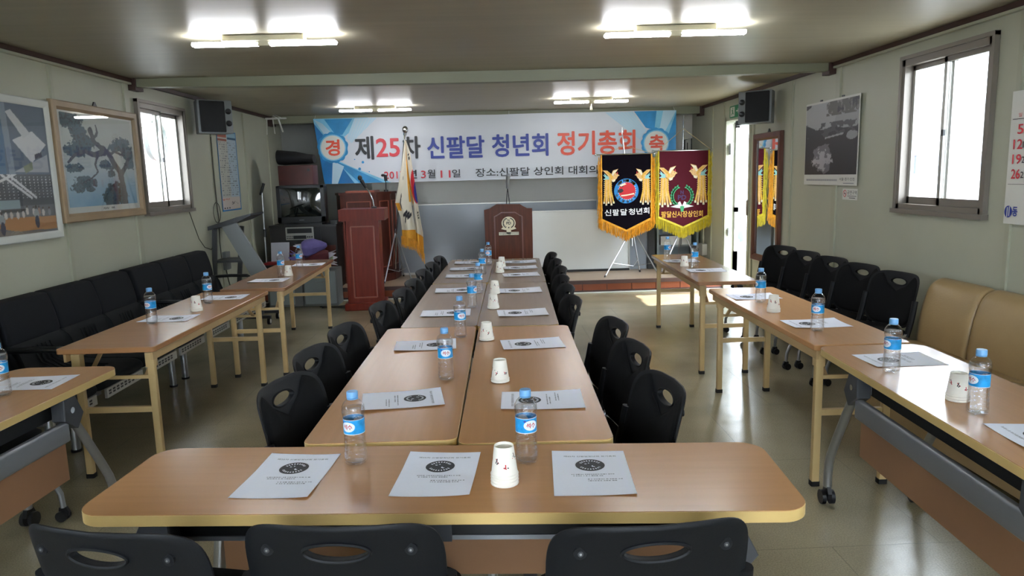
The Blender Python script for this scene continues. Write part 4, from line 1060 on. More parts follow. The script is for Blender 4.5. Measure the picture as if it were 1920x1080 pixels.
m = MB().use('ink'); text_into(m, '금연구역', -0.045, 0.115, 0.045, 0.078, -0.002); m.box(-0.04, 0.11, -0.0021, -0.0016, 0.030, 0.034).box(-0.01, 0.09, -0.0021, -0.0016, 0.014, 0.019)
m.use('t_red'); m.loft([[(-0.085+r*math.cos(k*PI/12), -0.0021, 0.052+r*math.sin(k*PI/12)) for k in range(24)] for r in (0.024, 0.030)], cap=False); m.prism([(-0.106, 0.068), (-0.102, 0.072), (-0.064, 0.036), (-0.068, 0.032)], 'y', -0.0021, -0.0016); m.use('ink').box(-0.10, -0.07, -0.0021, -0.0016, 0.048, 0.054)
m.obj('print', p, smooth=False)
p = on_right('month_calendar', 'white calendar with red Sunday numbers at the right picture edge', 'calendar', 3.85, 1.18, 0.022)
m = MB().use('white').grid(6, 10, lambda u, v: ((u-0.5)*0.53, -0.004-0.012*max(0, 0.3-v)*u, v*0.745)); m.obj('sheet', p)
m = MB().use('t_red')
for k, t_ in enumerate(('5', '12', '19', '26')): text_into(m, t_, -0.225 if k else -0.20, -0.155, 0.505-k*0.083, 0.560-k*0.083, -0.009, 0.02)
text_into(m, '일', -0.20, -0.175, 0.60, 0.622, -0.009)
m.use('ink')
for r in range(4):
    for c in range(1, 7): text_into(m, str(5+7*r+c), -0.225+c*0.074, -0.175+c*0.074, 0.51-r*0.083, 0.546-r*0.083, -0.009, 0.01)
m.box(-0.245, 0.24, -0.009, -0.008, 0.60-0.012, 0.603-0.012).box(-0.245, 0.24, -0.009, -0.008, 0.225, 0.227)
m.use('t_navy'); m.prism(circ(-0.225, 0.07, 0.030, 20, 0.034), 'y', -0.0095, -0.009); m.use('white').prism([(-0.235, 0.095), (-0.229, 0.095), (-0.229, 0.04), (-0.235, 0.04)], 'y', -0.0102, -0.0096).prism([(-0.219, 0.1), (-0.213, 0.1), (-0.213, 0.045), (-0.219, 0.045)], 'y', -0.0102, -0.0096)
m.use('t_navy'); text_into(m, '동', -0.19, -0.15, 0.045, 0.10, -0.0096, 0.03)
m.obj('print', p, smooth=False)
p = on_right('exit_sign', 'green emergency exit sign above the open doorway', 'sign', 8.79, 2.155, 0.0)
m = MB().use('exit').rbox(-0.20, 0.20, -0.03, 0, 0, 0.142, 0.006, axis='y'); m.obj('box', p)
m = MB().use('white'); Y = -0.031
m.prism([(-0.17, 0.015), (-0.02, 0.015), (-0.02, 0.127), (-0.17, 0.127)], 'y', Y, Y+0.0006)
m.use('exit').prism(circ(-0.085, 0.108, 0.011, 12), 'y', Y-0.0012, Y-0.0004).prism([(-0.11, 0.095), (-0.08, 0.095), (-0.07, 0.06), (-0.05, 0.045), (-0.06, 0.035), (-0.085, 0.055), (-0.10, 0.045), (-0.125, 0.03), (-0.135, 0.038), (-0.105, 0.06), (-0.10, 0.08), (-0.13, 0.08)], 'y', Y-0.0012, Y-0.0004)
m.use('white').prism([(0.03, 0.063), (0.09, 0.063), (0.09, 0.04), (0.14, 0.071), (0.09, 0.102), (0.09, 0.079), (0.03, 0.079)], 'y', Y, Y+0.0006); m.obj('pictogram', p, smooth=False)
p = on_right('wall_mirror', 'tall mirror in a brown wooden frame between the doorway and the black chairs', 'mirror', 7.76, 0.515, 0.004)
m = MB().use('mirror_frame'); frame(m, 0.765, 1.40, 0.075, 0.04); m.obj('frame', p)
MB().use('mirror').box(-0.32, 0.32, -0.014, -0.010, 0.06, 1.34).obj('glass', p, smooth=False)
MB().use('black_plastic').prism([(-0.035, 0), (0.035, 0), (0.006, 0.04), (-0.006, 0.04)], 'y', -0.01, 0).obj('hook', p, loc=(0, 0, 1.40))

# speakers
def speaker(label, loc, rz, sd):
    t = thing('wall_speaker', label, 'speaker', loc, rz, 'wall speakers')
    W, H, Dp = 0.34, 0.33, 0.20
    P = [(-W/2+0.03, Dp/2), (W/2-0.03, Dp/2), (W/2, -Dp/2), (-W/2, -Dp/2)]
    m = MB().use('speaker_grey').prism(P, 'z', 0, H, bev=0.006); m.obj('cabinet', t)
    m = MB().use('grille').rbox(-W/2+0.02 if sd > 0 else -W/2+0.075, W/2-0.075 if sd > 0 else W/2-0.02, -Dp/2-0.014, -Dp/2, 0.012, H-0.012, 0.01, axis='y', bev=0.004); m.obj('grille', t)
    for zz in (0.10, 0.22):
        m = MB().use('black_plastic')
        cx = (W/2-0.038)*sd; m.loft([[(cx+r*math.cos(k*PI/10), -Dp/2-yy, zz+r*math.sin(k*PI/10)) for k in range(20)] for r, yy in ((0.030, 0), (0.028, 0.008), (0.018, 0.006), (0.010, 0.002))])
        m.obj('driver', t)
    MB().use('bracket').box(-0.03, 0.03, Dp/2, Dp/2+0.05, H*0.3, H*0.7).obj('wall_bracket', t, smooth=False)
    return t
speaker('grey and black speaker high on the left wall above the tall poster', (-2.80, 7.62, 2.035), D(38), 1)
speaker('grey and black speaker high on the right wall above the mirror', (2.82, 7.62, 2.0), -D(38), -1)

# cables, bracket, box on the left wall
m = MB().use('cable').tube([(XL+0.01, 8.02, 2.03), (XL+0.012, 8.0, 1.7), (XL+0.012, 8.02, 1.35), (XL+0.015, 8.03, 1.1), (XL+0.012, 8.0, 0.9), (XL+0.012, 8.02, 0.72)], 0.005, 6)
m.tube([(XL+0.02, 7.98+0.10*math.sin(t*PI/10), 1.22+0.11*math.cos(t*PI/10)) for t in range(22)], 0.004, 6)
m.tube([(XL+0.01, 7.28, 1.26), (XL+0.012, 7.36, 1.12), (XL+0.012, 7.45, 0.98), (XL+0.012, 7.58, 0.88), (XL+0.012, 7.75, 0.84), (XL+0.012, 7.88, 0.92), (XL+0.012, 7.95, 1.05), (XL+0.012, 8.02, 1.12)], 0.004, 6)
tag(m.obj('wall_cable'), 'dark loose cables looping down the left wall beside the tall poster', 'cable')
m = MB().use('steel_grey').rbox(XL, XL+0.05, 8.04, 8.18, 0.58, 0.78, 0.01, axis='x').use('cable').tube([(XL+0.02, 8.1, 0.58), (XL+0.03, 8.12, 0.45), (XL+0.03, 8.2, 0.3)], 0.006, 6)
tag(m.obj('switch_box'), 'grey electrical box low on the left wall behind the folding stand', 'electrical box')
t = thing('ceiling_bracket', 'small white bracket with hanging straps at the left end of the stage beam', 'bracket', (-2.80, 9.95, 2.36))
MB().use('white').box(-0.15, 0.12, -0.03, 0.03, 0, 0.02).obj('plate', t, smooth=False)
m = MB().use('white').sqbar((0.02, -0.02, 0), (0.075, -0.04, -0.17), 0.02, 0.012); m.obj('arm', t, smooth=False)
m = MB().use('white').sqbar((-0.13, -0.03, 0), (-0.14, -0.03, -0.20), 0.012, 0.004).sqbar((-0.05, -0.03, 0), (-0.035, -0.03, -0.19), 0.012, 0.004); m.obj('strap', t, smooth=False)
MB().use('white').tube([(0.0, 0, 0.02), (-0.06, 0, 0.05), (-0.02, 0, 0.055), (0.05, 0, 0.02)], 0.006, 6).obj('wire', t)

# ---------------------------------------------------------------- banner
YBN = 10.10
bn = thing('hanging_banner', 'long white vinyl banner with Korean lettering and blue corners across the stage', 'banner', (0, YBN, 0))
def bxl(z): return -2.36+0.10*((2.373-z)/0.888)**1.0
m = MB().use('banner').grid(48, 10, lambda u, v: (bxl(1.485+0.888*v)+u*(2.604-bxl(1.485+0.888*v)), 0.006*math.sin(u*21)*(1-v)*0.6, 1.485+0.878*v+0.006*abs(math.sin(u*12.5))*v)); m.obj('sheet', bn)
def bp(mt, pts, lay):
    m.use(mt).poly(pts, -0.006-0.0012*lay)
m = MB()
zt, zb, xr = 2.366, 1.488, 2.602
bp('b_lightblue', [(bxl(zt), zt), (-1.62, zt), (-1.95, 2.12), (-2.2, 2.1), (-2.25, 1.9), (-1.9, 1.72), (-1.35, zb), (bxl(zb), zb)], 0)
bp('b_deep', [(bxl(2.30), 2.30), (-2.20, 2.10), (-2.17, 1.86), (-2.0, 1.70), (-1.85, zb), (bxl(zb), zb)], 1)
bp('b_blue', [(-2.10, 1.80), (-1.92, 1.72), (-1.45, zb), (-1.78, zb)], 2)
bp('b_pale', [(bxl(zt)+0.01, 2.355), (-2.24, 2.30), (-2.03, 2.08), (-2.12, 2.02), (-2.20, 2.12)], 2)
bp('b_blue', [(-2.21, 2.355), (-1.83, 2.355), (-1.98, 2.14), (-2.08, 2.16)], 2)
bp('b_pale', [(-2.13, 1.80), (-1.98, 1.72), (-2.08, zb), (-2.16, zb)], 3)
bp('b_pale', [(-1.80, 2.36), (-1.50, 2.36), (-1.86, 2.03), (-1.92, 2.10)], 1)
bp('b_lightblue', [(2.22, 2.36), (xr, 2.362), (xr, 1.49), (2.1, 1.49), (2.2, 1.75), (2.48, 1.95), (2.30, 2.12)], 0)
bp('b_blue', [(2.02, 2.36), (2.33, 2.36), (2.30, 2.10), (2.18, 2.14)], 1)
bp('b_blue', [(2.50, 2.05), (xr, 2.34), (xr, 1.49), (2.42, 1.49), (2.46, 1.74)], 1)
bp('b_pale', [(2.42, 2.36), (2.60, 2.36), (2.46, 2.10), (2.36, 2.05)], 2)
bp('b_pale', [(1.62, 2.355), (2.00, 2.355), (2.18, 2.10), (2.10, 1.98)], 1)
for k in range(7):
    m.use('banner').poly([(-1.77+k*0.045, 2.36), (-1.765+k*0.045, 2.36), (-1.90+k*0.02, 2.02-k*0.01), (-1.905+k*0.02, 2.02-k*0.01)], -0.0095)
    m.use('banner').poly([(1.66+k*0.05, 2.355), (1.665+k*0.05, 2.355), (2.115+k*0.01, 1.99+k*0.02), (2.11+k*0.01, 1.99+k*0.02)], -0.0095)
for cx, cz in ((-2.115, 1.975), (2.325, 1.925)):
    P = []
    for k in range(40): r = 0.205+(0.008 if k % 3 else -0.006); P.append((cx+r*math.cos(2*PI*k/40), cz+r*math.sin(2*PI*k/40)))
    m.use('b_blue').poly(P, -0.0125); m.use('b_lightblue').poly(circ(cx, cz, 0.178), -0.0137); m.use('white').poly(circ(cx, cz, 0.162), -0.0149)
for x, z, r in ((-1.72, 1.77, .018), (-1.77, 1.68, .02), (-1.64, 1.64, .008), (-1.69, 1.58, .008), (-1.83, 1.81, .008)): m.use('b_blue').poly(circ(x, z, r, 12), -0.0100)
m.obj('blue_artwork', bn, smooth=False)
YT = -0.0162
def letters(name, mt, items, bold=0.024):
    m = MB().use(mt)
    for b, x0, x1, z0, z1 in items: text_into(m, b, x0, x1, z0, z1, YT, bold)
    return m.obj(name, bn, smooth=False)
letters('black_lettering', 't_black', [('제', -1.818, -1.56, 1.80, 2.119), ('차', -1.170, -0.922, 1.80, 2.103)])
letters('red_lettering', 't_red', [('25', -1.530, -1.206, 1.832, 2.085)])
letters('navy_lettering', 't_navy', [('신팔달', -0.833, -0.047, 1.79, 2.092), ('청년회', 0.054, 0.833, 1.79, 2.099)])
letters('orange_lettering', 't_orange', [('정기총회', 0.953, 2.036, 1.79, 2.116)])
letters('emblem_lettering', 't_orange', [('경', -2.215, -2.02, 1.865, 2.085), ('축', 2.225, 2.435, 1.81, 2.04)], 0.03)
letters('date_lettering', 't_red', [('2017', -1.439, -1.155, 1.535, 1.635), ('3', -0.934, -0.868, 1.532, 1.635), ('11', -0.665, -0.528, 1.53, 1.63)], 0.012)
letters('date_and_place_lettering', 't_black', [('년', -1.116, -0.99, 1.532, 1.648), ('월', -0.845, -0.737, 1.53, 1.646), ('일', -0.507, -0.393, 1.53, 1.64), ('장소:신팔달 상인회 대회의실', -0.183, 1.66, 1.528, 1.645)], 0.015)
m = MB().use('white')
for x in (-2.34, 0.3, 2.58): m.tube([(x, 0, 2.36), (x, 0.04, 2.40), (x, 0.06, 2.416)], 0.003, 6)
m.obj('tie_string', bn)

# ---------------------------------------------------------------- stage: boards, podiums, flags, banners
t = thing('display_board', 'large grey glossy board standing along the back of the stage', 'board', (-0.1, 10.32, 0.165))
MB().use('greyboard').box(-1.62, 1.62, -0.015, 0.015, 0.03, 0.985).obj('panel', t, smooth=False)
m = MB().use('alu_light').box(-1.63, 1.63, -0.02, 0.02, 0.985, 1.0).box(-1.63, 1.63, -0.02, 0.02, 0.0, 0.03).box(-1.64, -1.62, -0.02, 0.02, 0, 1.0).box(1.62, 1.64, -0.02, 0.02, 0, 1.0); m.obj('frame', t, smooth=False)
for x in (-1.45, 0, 1.45): MB().use('alu_light').box(x-0.02, x+0.02, 0.02, 0.20, 0, 0.02).obj('foot', t, smooth=False)
t = thing('whiteboard', 'low whiteboard on the stage behind the central podium and black pennant', 'whiteboard', (1.24, 10.12, 0.165))
MB().use('whiteboard').box(-0.70, 0.70, -0.01, 0.01, 0.03, 0.855).obj('panel', t, smooth=False)
m = MB().use('alu_light').box(-0.71, 0.71, -0.02, 0.015, 0.855, 0.872).box(-0.72, -0.70, -0.02, 0.015, 0, 0.872).box(0.70, 0.72, -0.02, 0.015, 0, 0.872).use('tray').box(-0.71, 0.71, -0.03, 0.015, 0, 0.03); m.obj('frame', t, smooth=False)
t = thing('folded_screen', 'grey panel standing between the whiteboard and the steel cabinet', 'panel', (2.13, 10.22, 0.165))
MB().use('greyboard').box(-0.16, 0.10, -0.02, 0.02, 0, 1.0).obj('panel', t, smooth=False)
MB().use('tray').box(0.10, 0.20, -0.05, 0.03, 0, 1.02).obj('edge', t, smooth=False)
t = thing('storage_cabinet', 'pale steel shelf cabinet behind the maroon pennant', 'cabinet', (2.68, 10.45, 0.165))
m = MB().use('steel_light').box(-0.30, -0.27, -0.2, 0.2, 0, 1.0).box(0.27, 0.30, -0.2, 0.2, 0, 1.0).box(-0.30, 0.30, 0.18, 0.2, 0, 1.0)
for z in (0.02, 0.30, 0.62, 0.97): m.box(-0.27, 0.27, -0.19, 0.18, z, z+0.025)
m.obj('carcass', t, smooth=False)
MB().use('white').box(-0.24, 0.20, -0.18, 0.1, 0.325, 0.45).obj('drawer', t, smooth=False)
MB().use('steel_light').box(-0.22, 0.22, -0.19, -0.17, 0.50, 0.60).obj('shelf_front', t, smooth=False)
t = thing('outlet_box', 'beige socket box low on the right wall beside the stage', 'socket', (XR-0.02, 10.02, 0.36))
MB().use('white').rbox(-0.05, 0.02, -0.09, 0.09, 0, 0.16, 0.01, axis='x', bev=0.004).obj('box', t)
MB().use('lamp_house').tube([(0, 0.02, 0.16), (0, 0.02, 1.4)], 0.012, 8).obj('conduit', t)
m = MB().use('tray').tube([(2.86, 10.60, 1.72), (2.86, 10.60, 1.98), (2.96, 10.60, 2.00), (2.96, 10.60, 1.74)], 0.008, 6).tube([(2.90, 10.60, 1.70), (2.90, 10.60, 1.94)], 0.006, 6).box(2.84, 2.98, 10.60, 10.75, 1.70, 1.72)
tag(m.obj('wire_hanger_rack'), 'dark wire rack on the back wall behind the maroon pennant cord', 'rack')
m = MB().use('wall_back').box(-1.20, 1.75, YB-0.012, YB-0.002, 1.17, 1.24).box(-1.2, -1.19, YB-0.012, YB-0.002, 1.17, 1.5); struct(m.obj('trim_40', smooth=False))

def moulding(mb, pts, y, w_=0.012, d=0.008):
    L = len(pts)
    for i in range(L): mb.sqbar((pts[i][0], y, pts[i][1]), (pts[(i+1) % L][0], y, pts[(i+1) % L][1]), d*2, w_)
    return mb
# central podium
t = thing('speaking_podium', 'arched walnut podium with a round emblem at the centre of the stage', 'podium', (0.242, 9.60, 0.165))
arch = [(-0.315, 0.0), (0.315, 0.0), (0.318, 0.935), (0.25, 0.938), (0.20, 0.965), (0.155, 0.995), (-0.155, 1.00), (-0.20, 0.975), (-0.25, 0.945), (-0.32, 0.930)]
m = MB().use('walnut').prism(arch, 'y', 0, 0.03, bev=0.003).box(-0.30, -0.275, 0.03, 0.45, 0, 0.92).box(0.275, 0.30, 0.03, 0.45, 0, 0.92).box(-0.275, 0.275, 0.03, 0.42, 0.80, 0.82).box(-0.33, 0.33, 0.002, 0.48, 0, 0.06)
m.obj('body', t)
m = MB().use('walnut_trim'); moulding(m, [(-0.185, 0.10), (0.185, 0.10), (0.182, 0.83), (0.15, 0.845), (0.09, 0.885), (-0.09, 0.888), (-0.15, 0.85), (-0.185, 0.835)], -0.004); m.obj('moulding', t, smooth=False)
m = MB().use('e_cream').prism(circ(0.0, 0.745, 0.093, 32, 0.088), 'y', -0.012, -0.001).prism([(-0.03, 0.60), (0.03, 0.60), (0.03, 0.67), (-0.03, 0.67)], 'y', -0.012, -0.001)
m.prism([(-0.10, 0.67), (-0.04, 0.655), (0.04, 0.655), (0.10, 0.67), (0.085, 0.69), (-0.085, 0.69)], 'y', -0.0125, -0.001); pl = m.obj('emblem', t, ang=0.5)
m = MB().use('ink'); text_into(m, 'N', -0.014, 0.012, 0.772, 0.80, -0.0135, 0.03); text_into(m, 'PD', -0.03, 0.032, 0.728, 0.765, -0.0135, 0.03)
for s in (-1, 1):
    for k in range(9):
        a = D(-55+k*15); cx, cz = s*0.072*math.cos(a), 0.748+0.066*math.sin(a); b_ = a+D(90)
        m.loft([[(cx+r*(0.014*math.cos(q)*math.cos(b_)-0.0065*math.sin(q)*math.sin(b_)*1.0)*1, -0.0132, cz+r*(0.014*math.cos(q)*math.sin(b_)+0.0065*math.sin(q)*math.cos(b_))) for q in [j*PI/4 for j in range(8)]] for r in (0.1, 1.0)])
m.prism(circ(0, 0.688, 0.009, 10), 'y', -0.0135, -0.0125); m.obj('emblem_print', pl, smooth=False)
m = MB().use('lamp_house').box(-0.132, 0.132, -0.012, -0.001, 0.588, 0.628); npl = m.obj('name_plate', t, smooth=False)
m = MB().use('e_cream'); m.use('ink_light'); text_into(m, '팔달신시장상인회', -0.122, 0.122, 0.595, 0.621, -0.013); m.obj('lettering', npl, smooth=False)
def microphone(mb_parent, pts, head, hdir, r=0.008):
    m = MB().use('chrome').tube(pts, r, 8); m.obj('gooseneck', mb_parent)
    h = Vector(head); d = Vector(hdir).normalized()
    m = MB().use('black_plastic').tube([h-d*0.16, h-d*0.05, h-d*0.03], 0.014, 10, r2=0.022).use('bracket').ell(tuple(h), (0.028, 0.028, 0.03), 12, 8); m.obj('head', mb_parent)
mc = thing('podium_microphone', 'thin microphone on a wire stand on top of the central podium', 'microphone', (0.245, 9.78, 0.985))
m = MB().use('bracket').lathe([(0.04, 0.0), (0.03, 0.02), (0.01, 0.03)], 14); m.obj('base', mc)
m = MB().use('tray').tube([(-0.03, 0, 0.02), (-0.02, -0.01, 0.20), (0.0, -0.02, 0.40)], 0.006, 6).tube([(0.03, 0, 0.02), (0.02, -0.01, 0.2), (0.0, -0.02, 0.38)], 0.006, 6); m.obj('stem', mc)
m = MB().use('grey_beam').tube([(0.0, -0.02, 0.38), (0.005, -0.03, 0.50), (0.01, -0.04, 0.54)], 0.02, 8, r2=0.03).ell((0.012, -0.045, 0.55), (0.03, 0.03, 0.03), 10, 6); m.obj('head', mc)

# red lectern on the floor
t = thing('lectern', 'red brown panelled lectern standing on the floor at the left of the stage', 'lectern', (-1.515, 8.50, 0), D(3))
m = MB().use('mahog').prism([(-0.19, 0.085), (0.20, 0.085), (0.205, 1.06), (-0.175, 1.06)], 'y', 0.0, 0.34).box(-0.20, -0.185, 0.01, 0.36, 0.085, 1.06); m.obj('body', t, smooth=False)
m = MB().use('mahog').rbox(-0.235, 0.235, -0.05, 0.42, 0.0, 0.085, 0.01, bev=0.008); m.obj('plinth', t)
m = MB().use('mahog').box(-0.245, 0.285, -0.06, 0.42, 1.06, 1.195); m.obj('top_box', t, smooth=False)
m = MB().use('mahog_trim'); moulding(m, [(-0.12, 0.15), (0.145, 0.15), (0.145, 0.99), (-0.12, 0.99)], -0.004, 0.014); m.obj('moulding', t, smooth=False)
mc = thing('lectern_microphone', 'black microphone on a silver gooseneck on the red lectern', 'microphone', (-1.37, 8.62, 1.196))
MB().use('bracket').lathe([(0.035, 0.0), (0.03, 0.015), (0.012, 0.025)], 14).obj('base', mc)
m = MB().use('chrome').tube([(0.0, 0, 0.02), (-0.01, 0, 0.10), (-0.04, 0, 0.18), (-0.085, 0, 0.25)], 0.008, 8); m.obj('gooseneck', mc)
m = MB().use('black_plastic').tube([(-0.08, 0, 0.24), (-0.13, 0, 0.33)], 0.014, 10, r2=0.024).use('bracket').ell((-0.145, 0, 0.358), (0.027, 0.027, 0.032), 12, 8); m.obj('head', mc)

# big octagonal pulpit on the stage
t = thing('pulpit', 'large brown faceted pulpit on the stage behind the red lectern', 'pulpit', (-1.70, 9.88, 0.165))
foot = [(-0.27, -0.25), (0.21, -0.25), (0.35, 0.02), (0.38, 0.36), (-0.40, 0.36), (-0.37, 0.02)]
m = MB().use('oldwood'); m.loft([[(x*1.0, y, 0.1) for x, y in foot], [(x*1.0, y, 1.17) for x, y in foot]])
m.obj('body', t, smooth=False)
m = MB().use('oldwood'); m.loft([[(x*1.08, y*1.06, z) for x, y in foot] for z in (0.0, 0.10)]); m.obj('plinth', t, smooth=False)
m = MB().use('oldwood'); m.loft([[(x*1.05, y*1.05, 1.17) for x, y in foot], [(x*1.05, y*1.05, 1.20) for x, y in foot]]); m.use('mahog_trim').box(-0.20, 0.18, -0.22, 0.25, 1.20, 1.225); m.obj('top', t, smooth=False)
m = MB().use('mahog_trim')
def quadframe(a, b, z0, z1, k0=0.18, k1=0.82):
    ax, ay = a; bx_, by = b; dx, dy = bx_-ax, by-ay; L_ = math.hypot(dx, dy); nx, ny = dy/L_*0.006, -dx/L_*0.006
    q = [(ax+dx*k+nx, ay+dy*k+ny) for k in (k0, k1)]
    for z in (z0, z1): m.sqbar((*q[0], z), (*q[1], z), 0.012)
    for p_ in q: m.sqbar((*p_, z0), (*p_, z1), 0.012)
quadframe(foot[0], foot[1], 0.2, 1.08); quadframe(foot[1], foot[2], 0.2, 1.08); quadframe(foot[2], foot[3], 0.2, 1.08); m.obj('moulding', t, smooth=False)
mc = thing('pulpit_microphone', 'black microphone on a thin stalk on the large pulpit', 'microphone', (-1.40, 9.92, 1.37))
MB().use('black_plastic').tube([(0, 0, -0.005), (0, 0, 0.02)], 0.03, 12).tube([(0, 0, 0.0), (0.0, 0, 0.15)], 0.006, 6).obj('stalk', mc)
MB().use('black_plastic').tube([(0.005, 0, 0.14), (0.0, 0, 0.22)], 0.022, 10).ell((-0.03, 0, 0.215), (0.03, 0.022, 0.02), 10, 6).obj('head', mc)

# tripod stand builder: feet on the stage
def tripod(parent, hub, feet, r=0.011, brace_z=0.33):
    H = Vector(hub)
    for f in feet:
        f = Vector(f); m = MB().use('silver').tube([H, f], r, 8).use('rubber').tube([f+(H-f).normalized()*0.03, f], r*1.3, 8); m.obj('leg', parent)
    m = MB().use('silver'); hb = Vector((H.x*0.0+sum(f[0] for f in feet)/len(feet)*0.6+H.x*0.4, sum(f[1] for f in feet)/len(feet)*0.6+H.y*0.4, feet[0][2]+brace_z*0.35))
    for f in feet:
        p_ = Vector(f).lerp(H, 0.28); m.tube([p_, hb], r*0.55, 6)
    m.obj('brace', parent)
    MB().use('chrome').tube([H-Vector((0, 0, 0.03)), H+Vector((0, 0, 0.04))], r*2.0, 12).obj('hub', parent)

# national flag on a tripod pole
t = thing('flag_stand', 'silver tripod pole with a ball finial that carries the national flag', 'flag stand', (-1.30, 9.85, 0.165))
m = MB().use('chrome').tube([(-0.02, 0, 0.15), (0.02, -0.02, 0.64), (0.215, -0.15, 1.95)], 0.012, 10); m.obj('pole', t)
m = MB().use('chrome').ell((0.222, -0.155, 2.0), (0.04, 0.04, 0.048), 16, 10).tube([(0.214, -0.15, 1.93), (0.218, -0.152, 1.96)], 0.022, 10); m.obj('finial', t)
tripod(t, (0.012, -0.012, 0.66), [(0.22, -0.17, 0.0), (-0.13, -0.36, 0.0), (0.05, 0.32, 0.0)], 0.0095)
def flag_panel(parent, name, L, R, nx, ny, fold, func, ph, y0):
    """cloth between a left and a right edge (lists of (x,z) from top to bottom)"""
    def edge(E, v):
        k = v*(len(E)-1); i = min(int(k), len(E)-2); f = k-i
        return E[i][0]+(E[i+1][0]-E[i][0])*f, E[i][1]+(E[i+1][1]-E[i][1])*f
    def shape(u, v):
        v2 = 1-v; a, b_ = edge(L, v2), edge(R, v2)
        return (a[0]+(b_[0]-a[0])*u, y0+fold*(0.15+0.85*v2)*math.sin(u*PI*3+ph+v2*0.8), a[1]+(b_[1]-a[1])*u)
    return painted(name, 1, 1, nx, ny, func, 'cloth', parent, (0, 0, 0), shape)
def fl_left(u, v):
    im = Img(u, v, '#d3cdbd'); f = (np.abs((u*26+v*2) % 1-0.5) < 0.2)
    im.put(v < 0.175, '#cf8f22'); im.put((v < 0.16) & f, '#e0a83a'); im.put((u > 0.86) & (v > 0.5), '#cf8f22')
    im.put((u < 0.26) & (v > 0.40) & (v < 0.50), '#cf8f22')
    for k in range(3):
        d, t_ = segd(u, v, (.28+k*.13, .345-k*.012), (.62+k*.13, .405-k*.012)); im.put(d < 0.017, '#20222a')
    d, t_ = segd(u, v, (.30, .45), (.34, .56)); im.put(d < 0.03, '#20222a'); d, t_ = segd(u, v, (.34, .27), (.44, .33)); im.put(d < 0.02, '#20222a')
    im.put((np.abs(u-.42) < .03) & (np.abs(v-.72) < .012), '#20222a')
    return im
def fl_right(u, v):
    im = Img(u, v, '#cfc8b8'); f = (np.abs((u*22+v*2) % 1-0.5) < 0.2)
    im.put(v < 0.15, '#cf8f22'); im.put((v < 0.135) & f, '#e0a83a'); im.put((u < 0.24) & (v > 0.46), '#d08f20')
    im.put(((u-.85)/.62)**2+((v-.565)/.125)**2 < 1, '#b5202c'); im.put((((u-.95)/.42)**2+((v-.52)/.075)**2 < 1), '#2b2f7c')
    im.put((u < 0.24) & (v > 0.46), '#d08f20')
    for k in range(3): im.put((np.abs(u-.72+k*.0) < .13) & (np.abs(v-.31-k*.026) < .008) & (np.abs(u-.72) > (.02 if k == 1 else -1)), '#20222a')
    for k in range(2): im.put((np.abs(u-.66) < .12) & (np.abs(v-.80-k*.026) < .009), '#20222a')
    return im
fg = thing('national_flag', 'white national flag with red and blue disc and gold fringe draped from its pole', 'flag', (0, 9.68, 0))
flag_panel(fg, 'left_fold', [(-1.09, 2.02), (-1.14, 1.75), (-1.20, 1.45), (-1.255, 1.22), (-1.20, 1.04), (-1.185, 0.85), (-1.19, 0.66)],
           [(-1.08, 2.02), (-1.075, 1.75), (-1.06, 1.45), (-1.04, 1.22), (-1.02, 1.0), (-1.00, 0.85), (-1.00, 0.60)], 60, 120, 0.022, fl_left, 0.3, 0.0)
flag_panel(fg, 'right_fold', [(-1.085, 2.03), (-1.10, 1.80), (-1.07, 1.5), (-1.03, 1.25), (-1.015, 1.0), (-1.01, 0.85), (-1.005, 0.62)],
           [(-1.075, 2.03), (-1.03, 1.88), (-1.00, 1.62), (-0.965, 1.30), (-0.94, 1.05), (-0.905, 0.80), (-0.905, 0.44)], 60, 120, 0.020, fl_right, 1.2, 0.03)
m = MB().use('gold')
rnd = random.Random(4)
for k in range(46):
    x = -1.195+k*0.0043; z = 0.78-k*0.0014; m.sqbar((x, -0.012+rnd.uniform(-.01, .01), z), (x+rnd.uniform(-.004, .004), -0.012+rnd.uniform(-.012, .012), z-0.145+rnd.uniform(-.01, .01)), 0.0035)
for k in range(30):
    x = -1.0+k*0.0034; z = 0.70-k*0.0060; m.sqbar((x, 0.016+rnd.uniform(-.01, .01), z), (x+rnd.uniform(-.004, .004), 0.016+rnd.uniform(-.01, .01), z-0.145+rnd.uniform(-.01, .01)), 0.0035)
o = m.obj('fringe', fg, smooth=False); o['kind'] = 'stuff'
MB().use('white').tube([(-1.09, 0.02, 2.01), (-1.10, 0.02, 2.06), (-1.095, 0.02, 2.10)], 0.006, 6).obj('tie', fg)

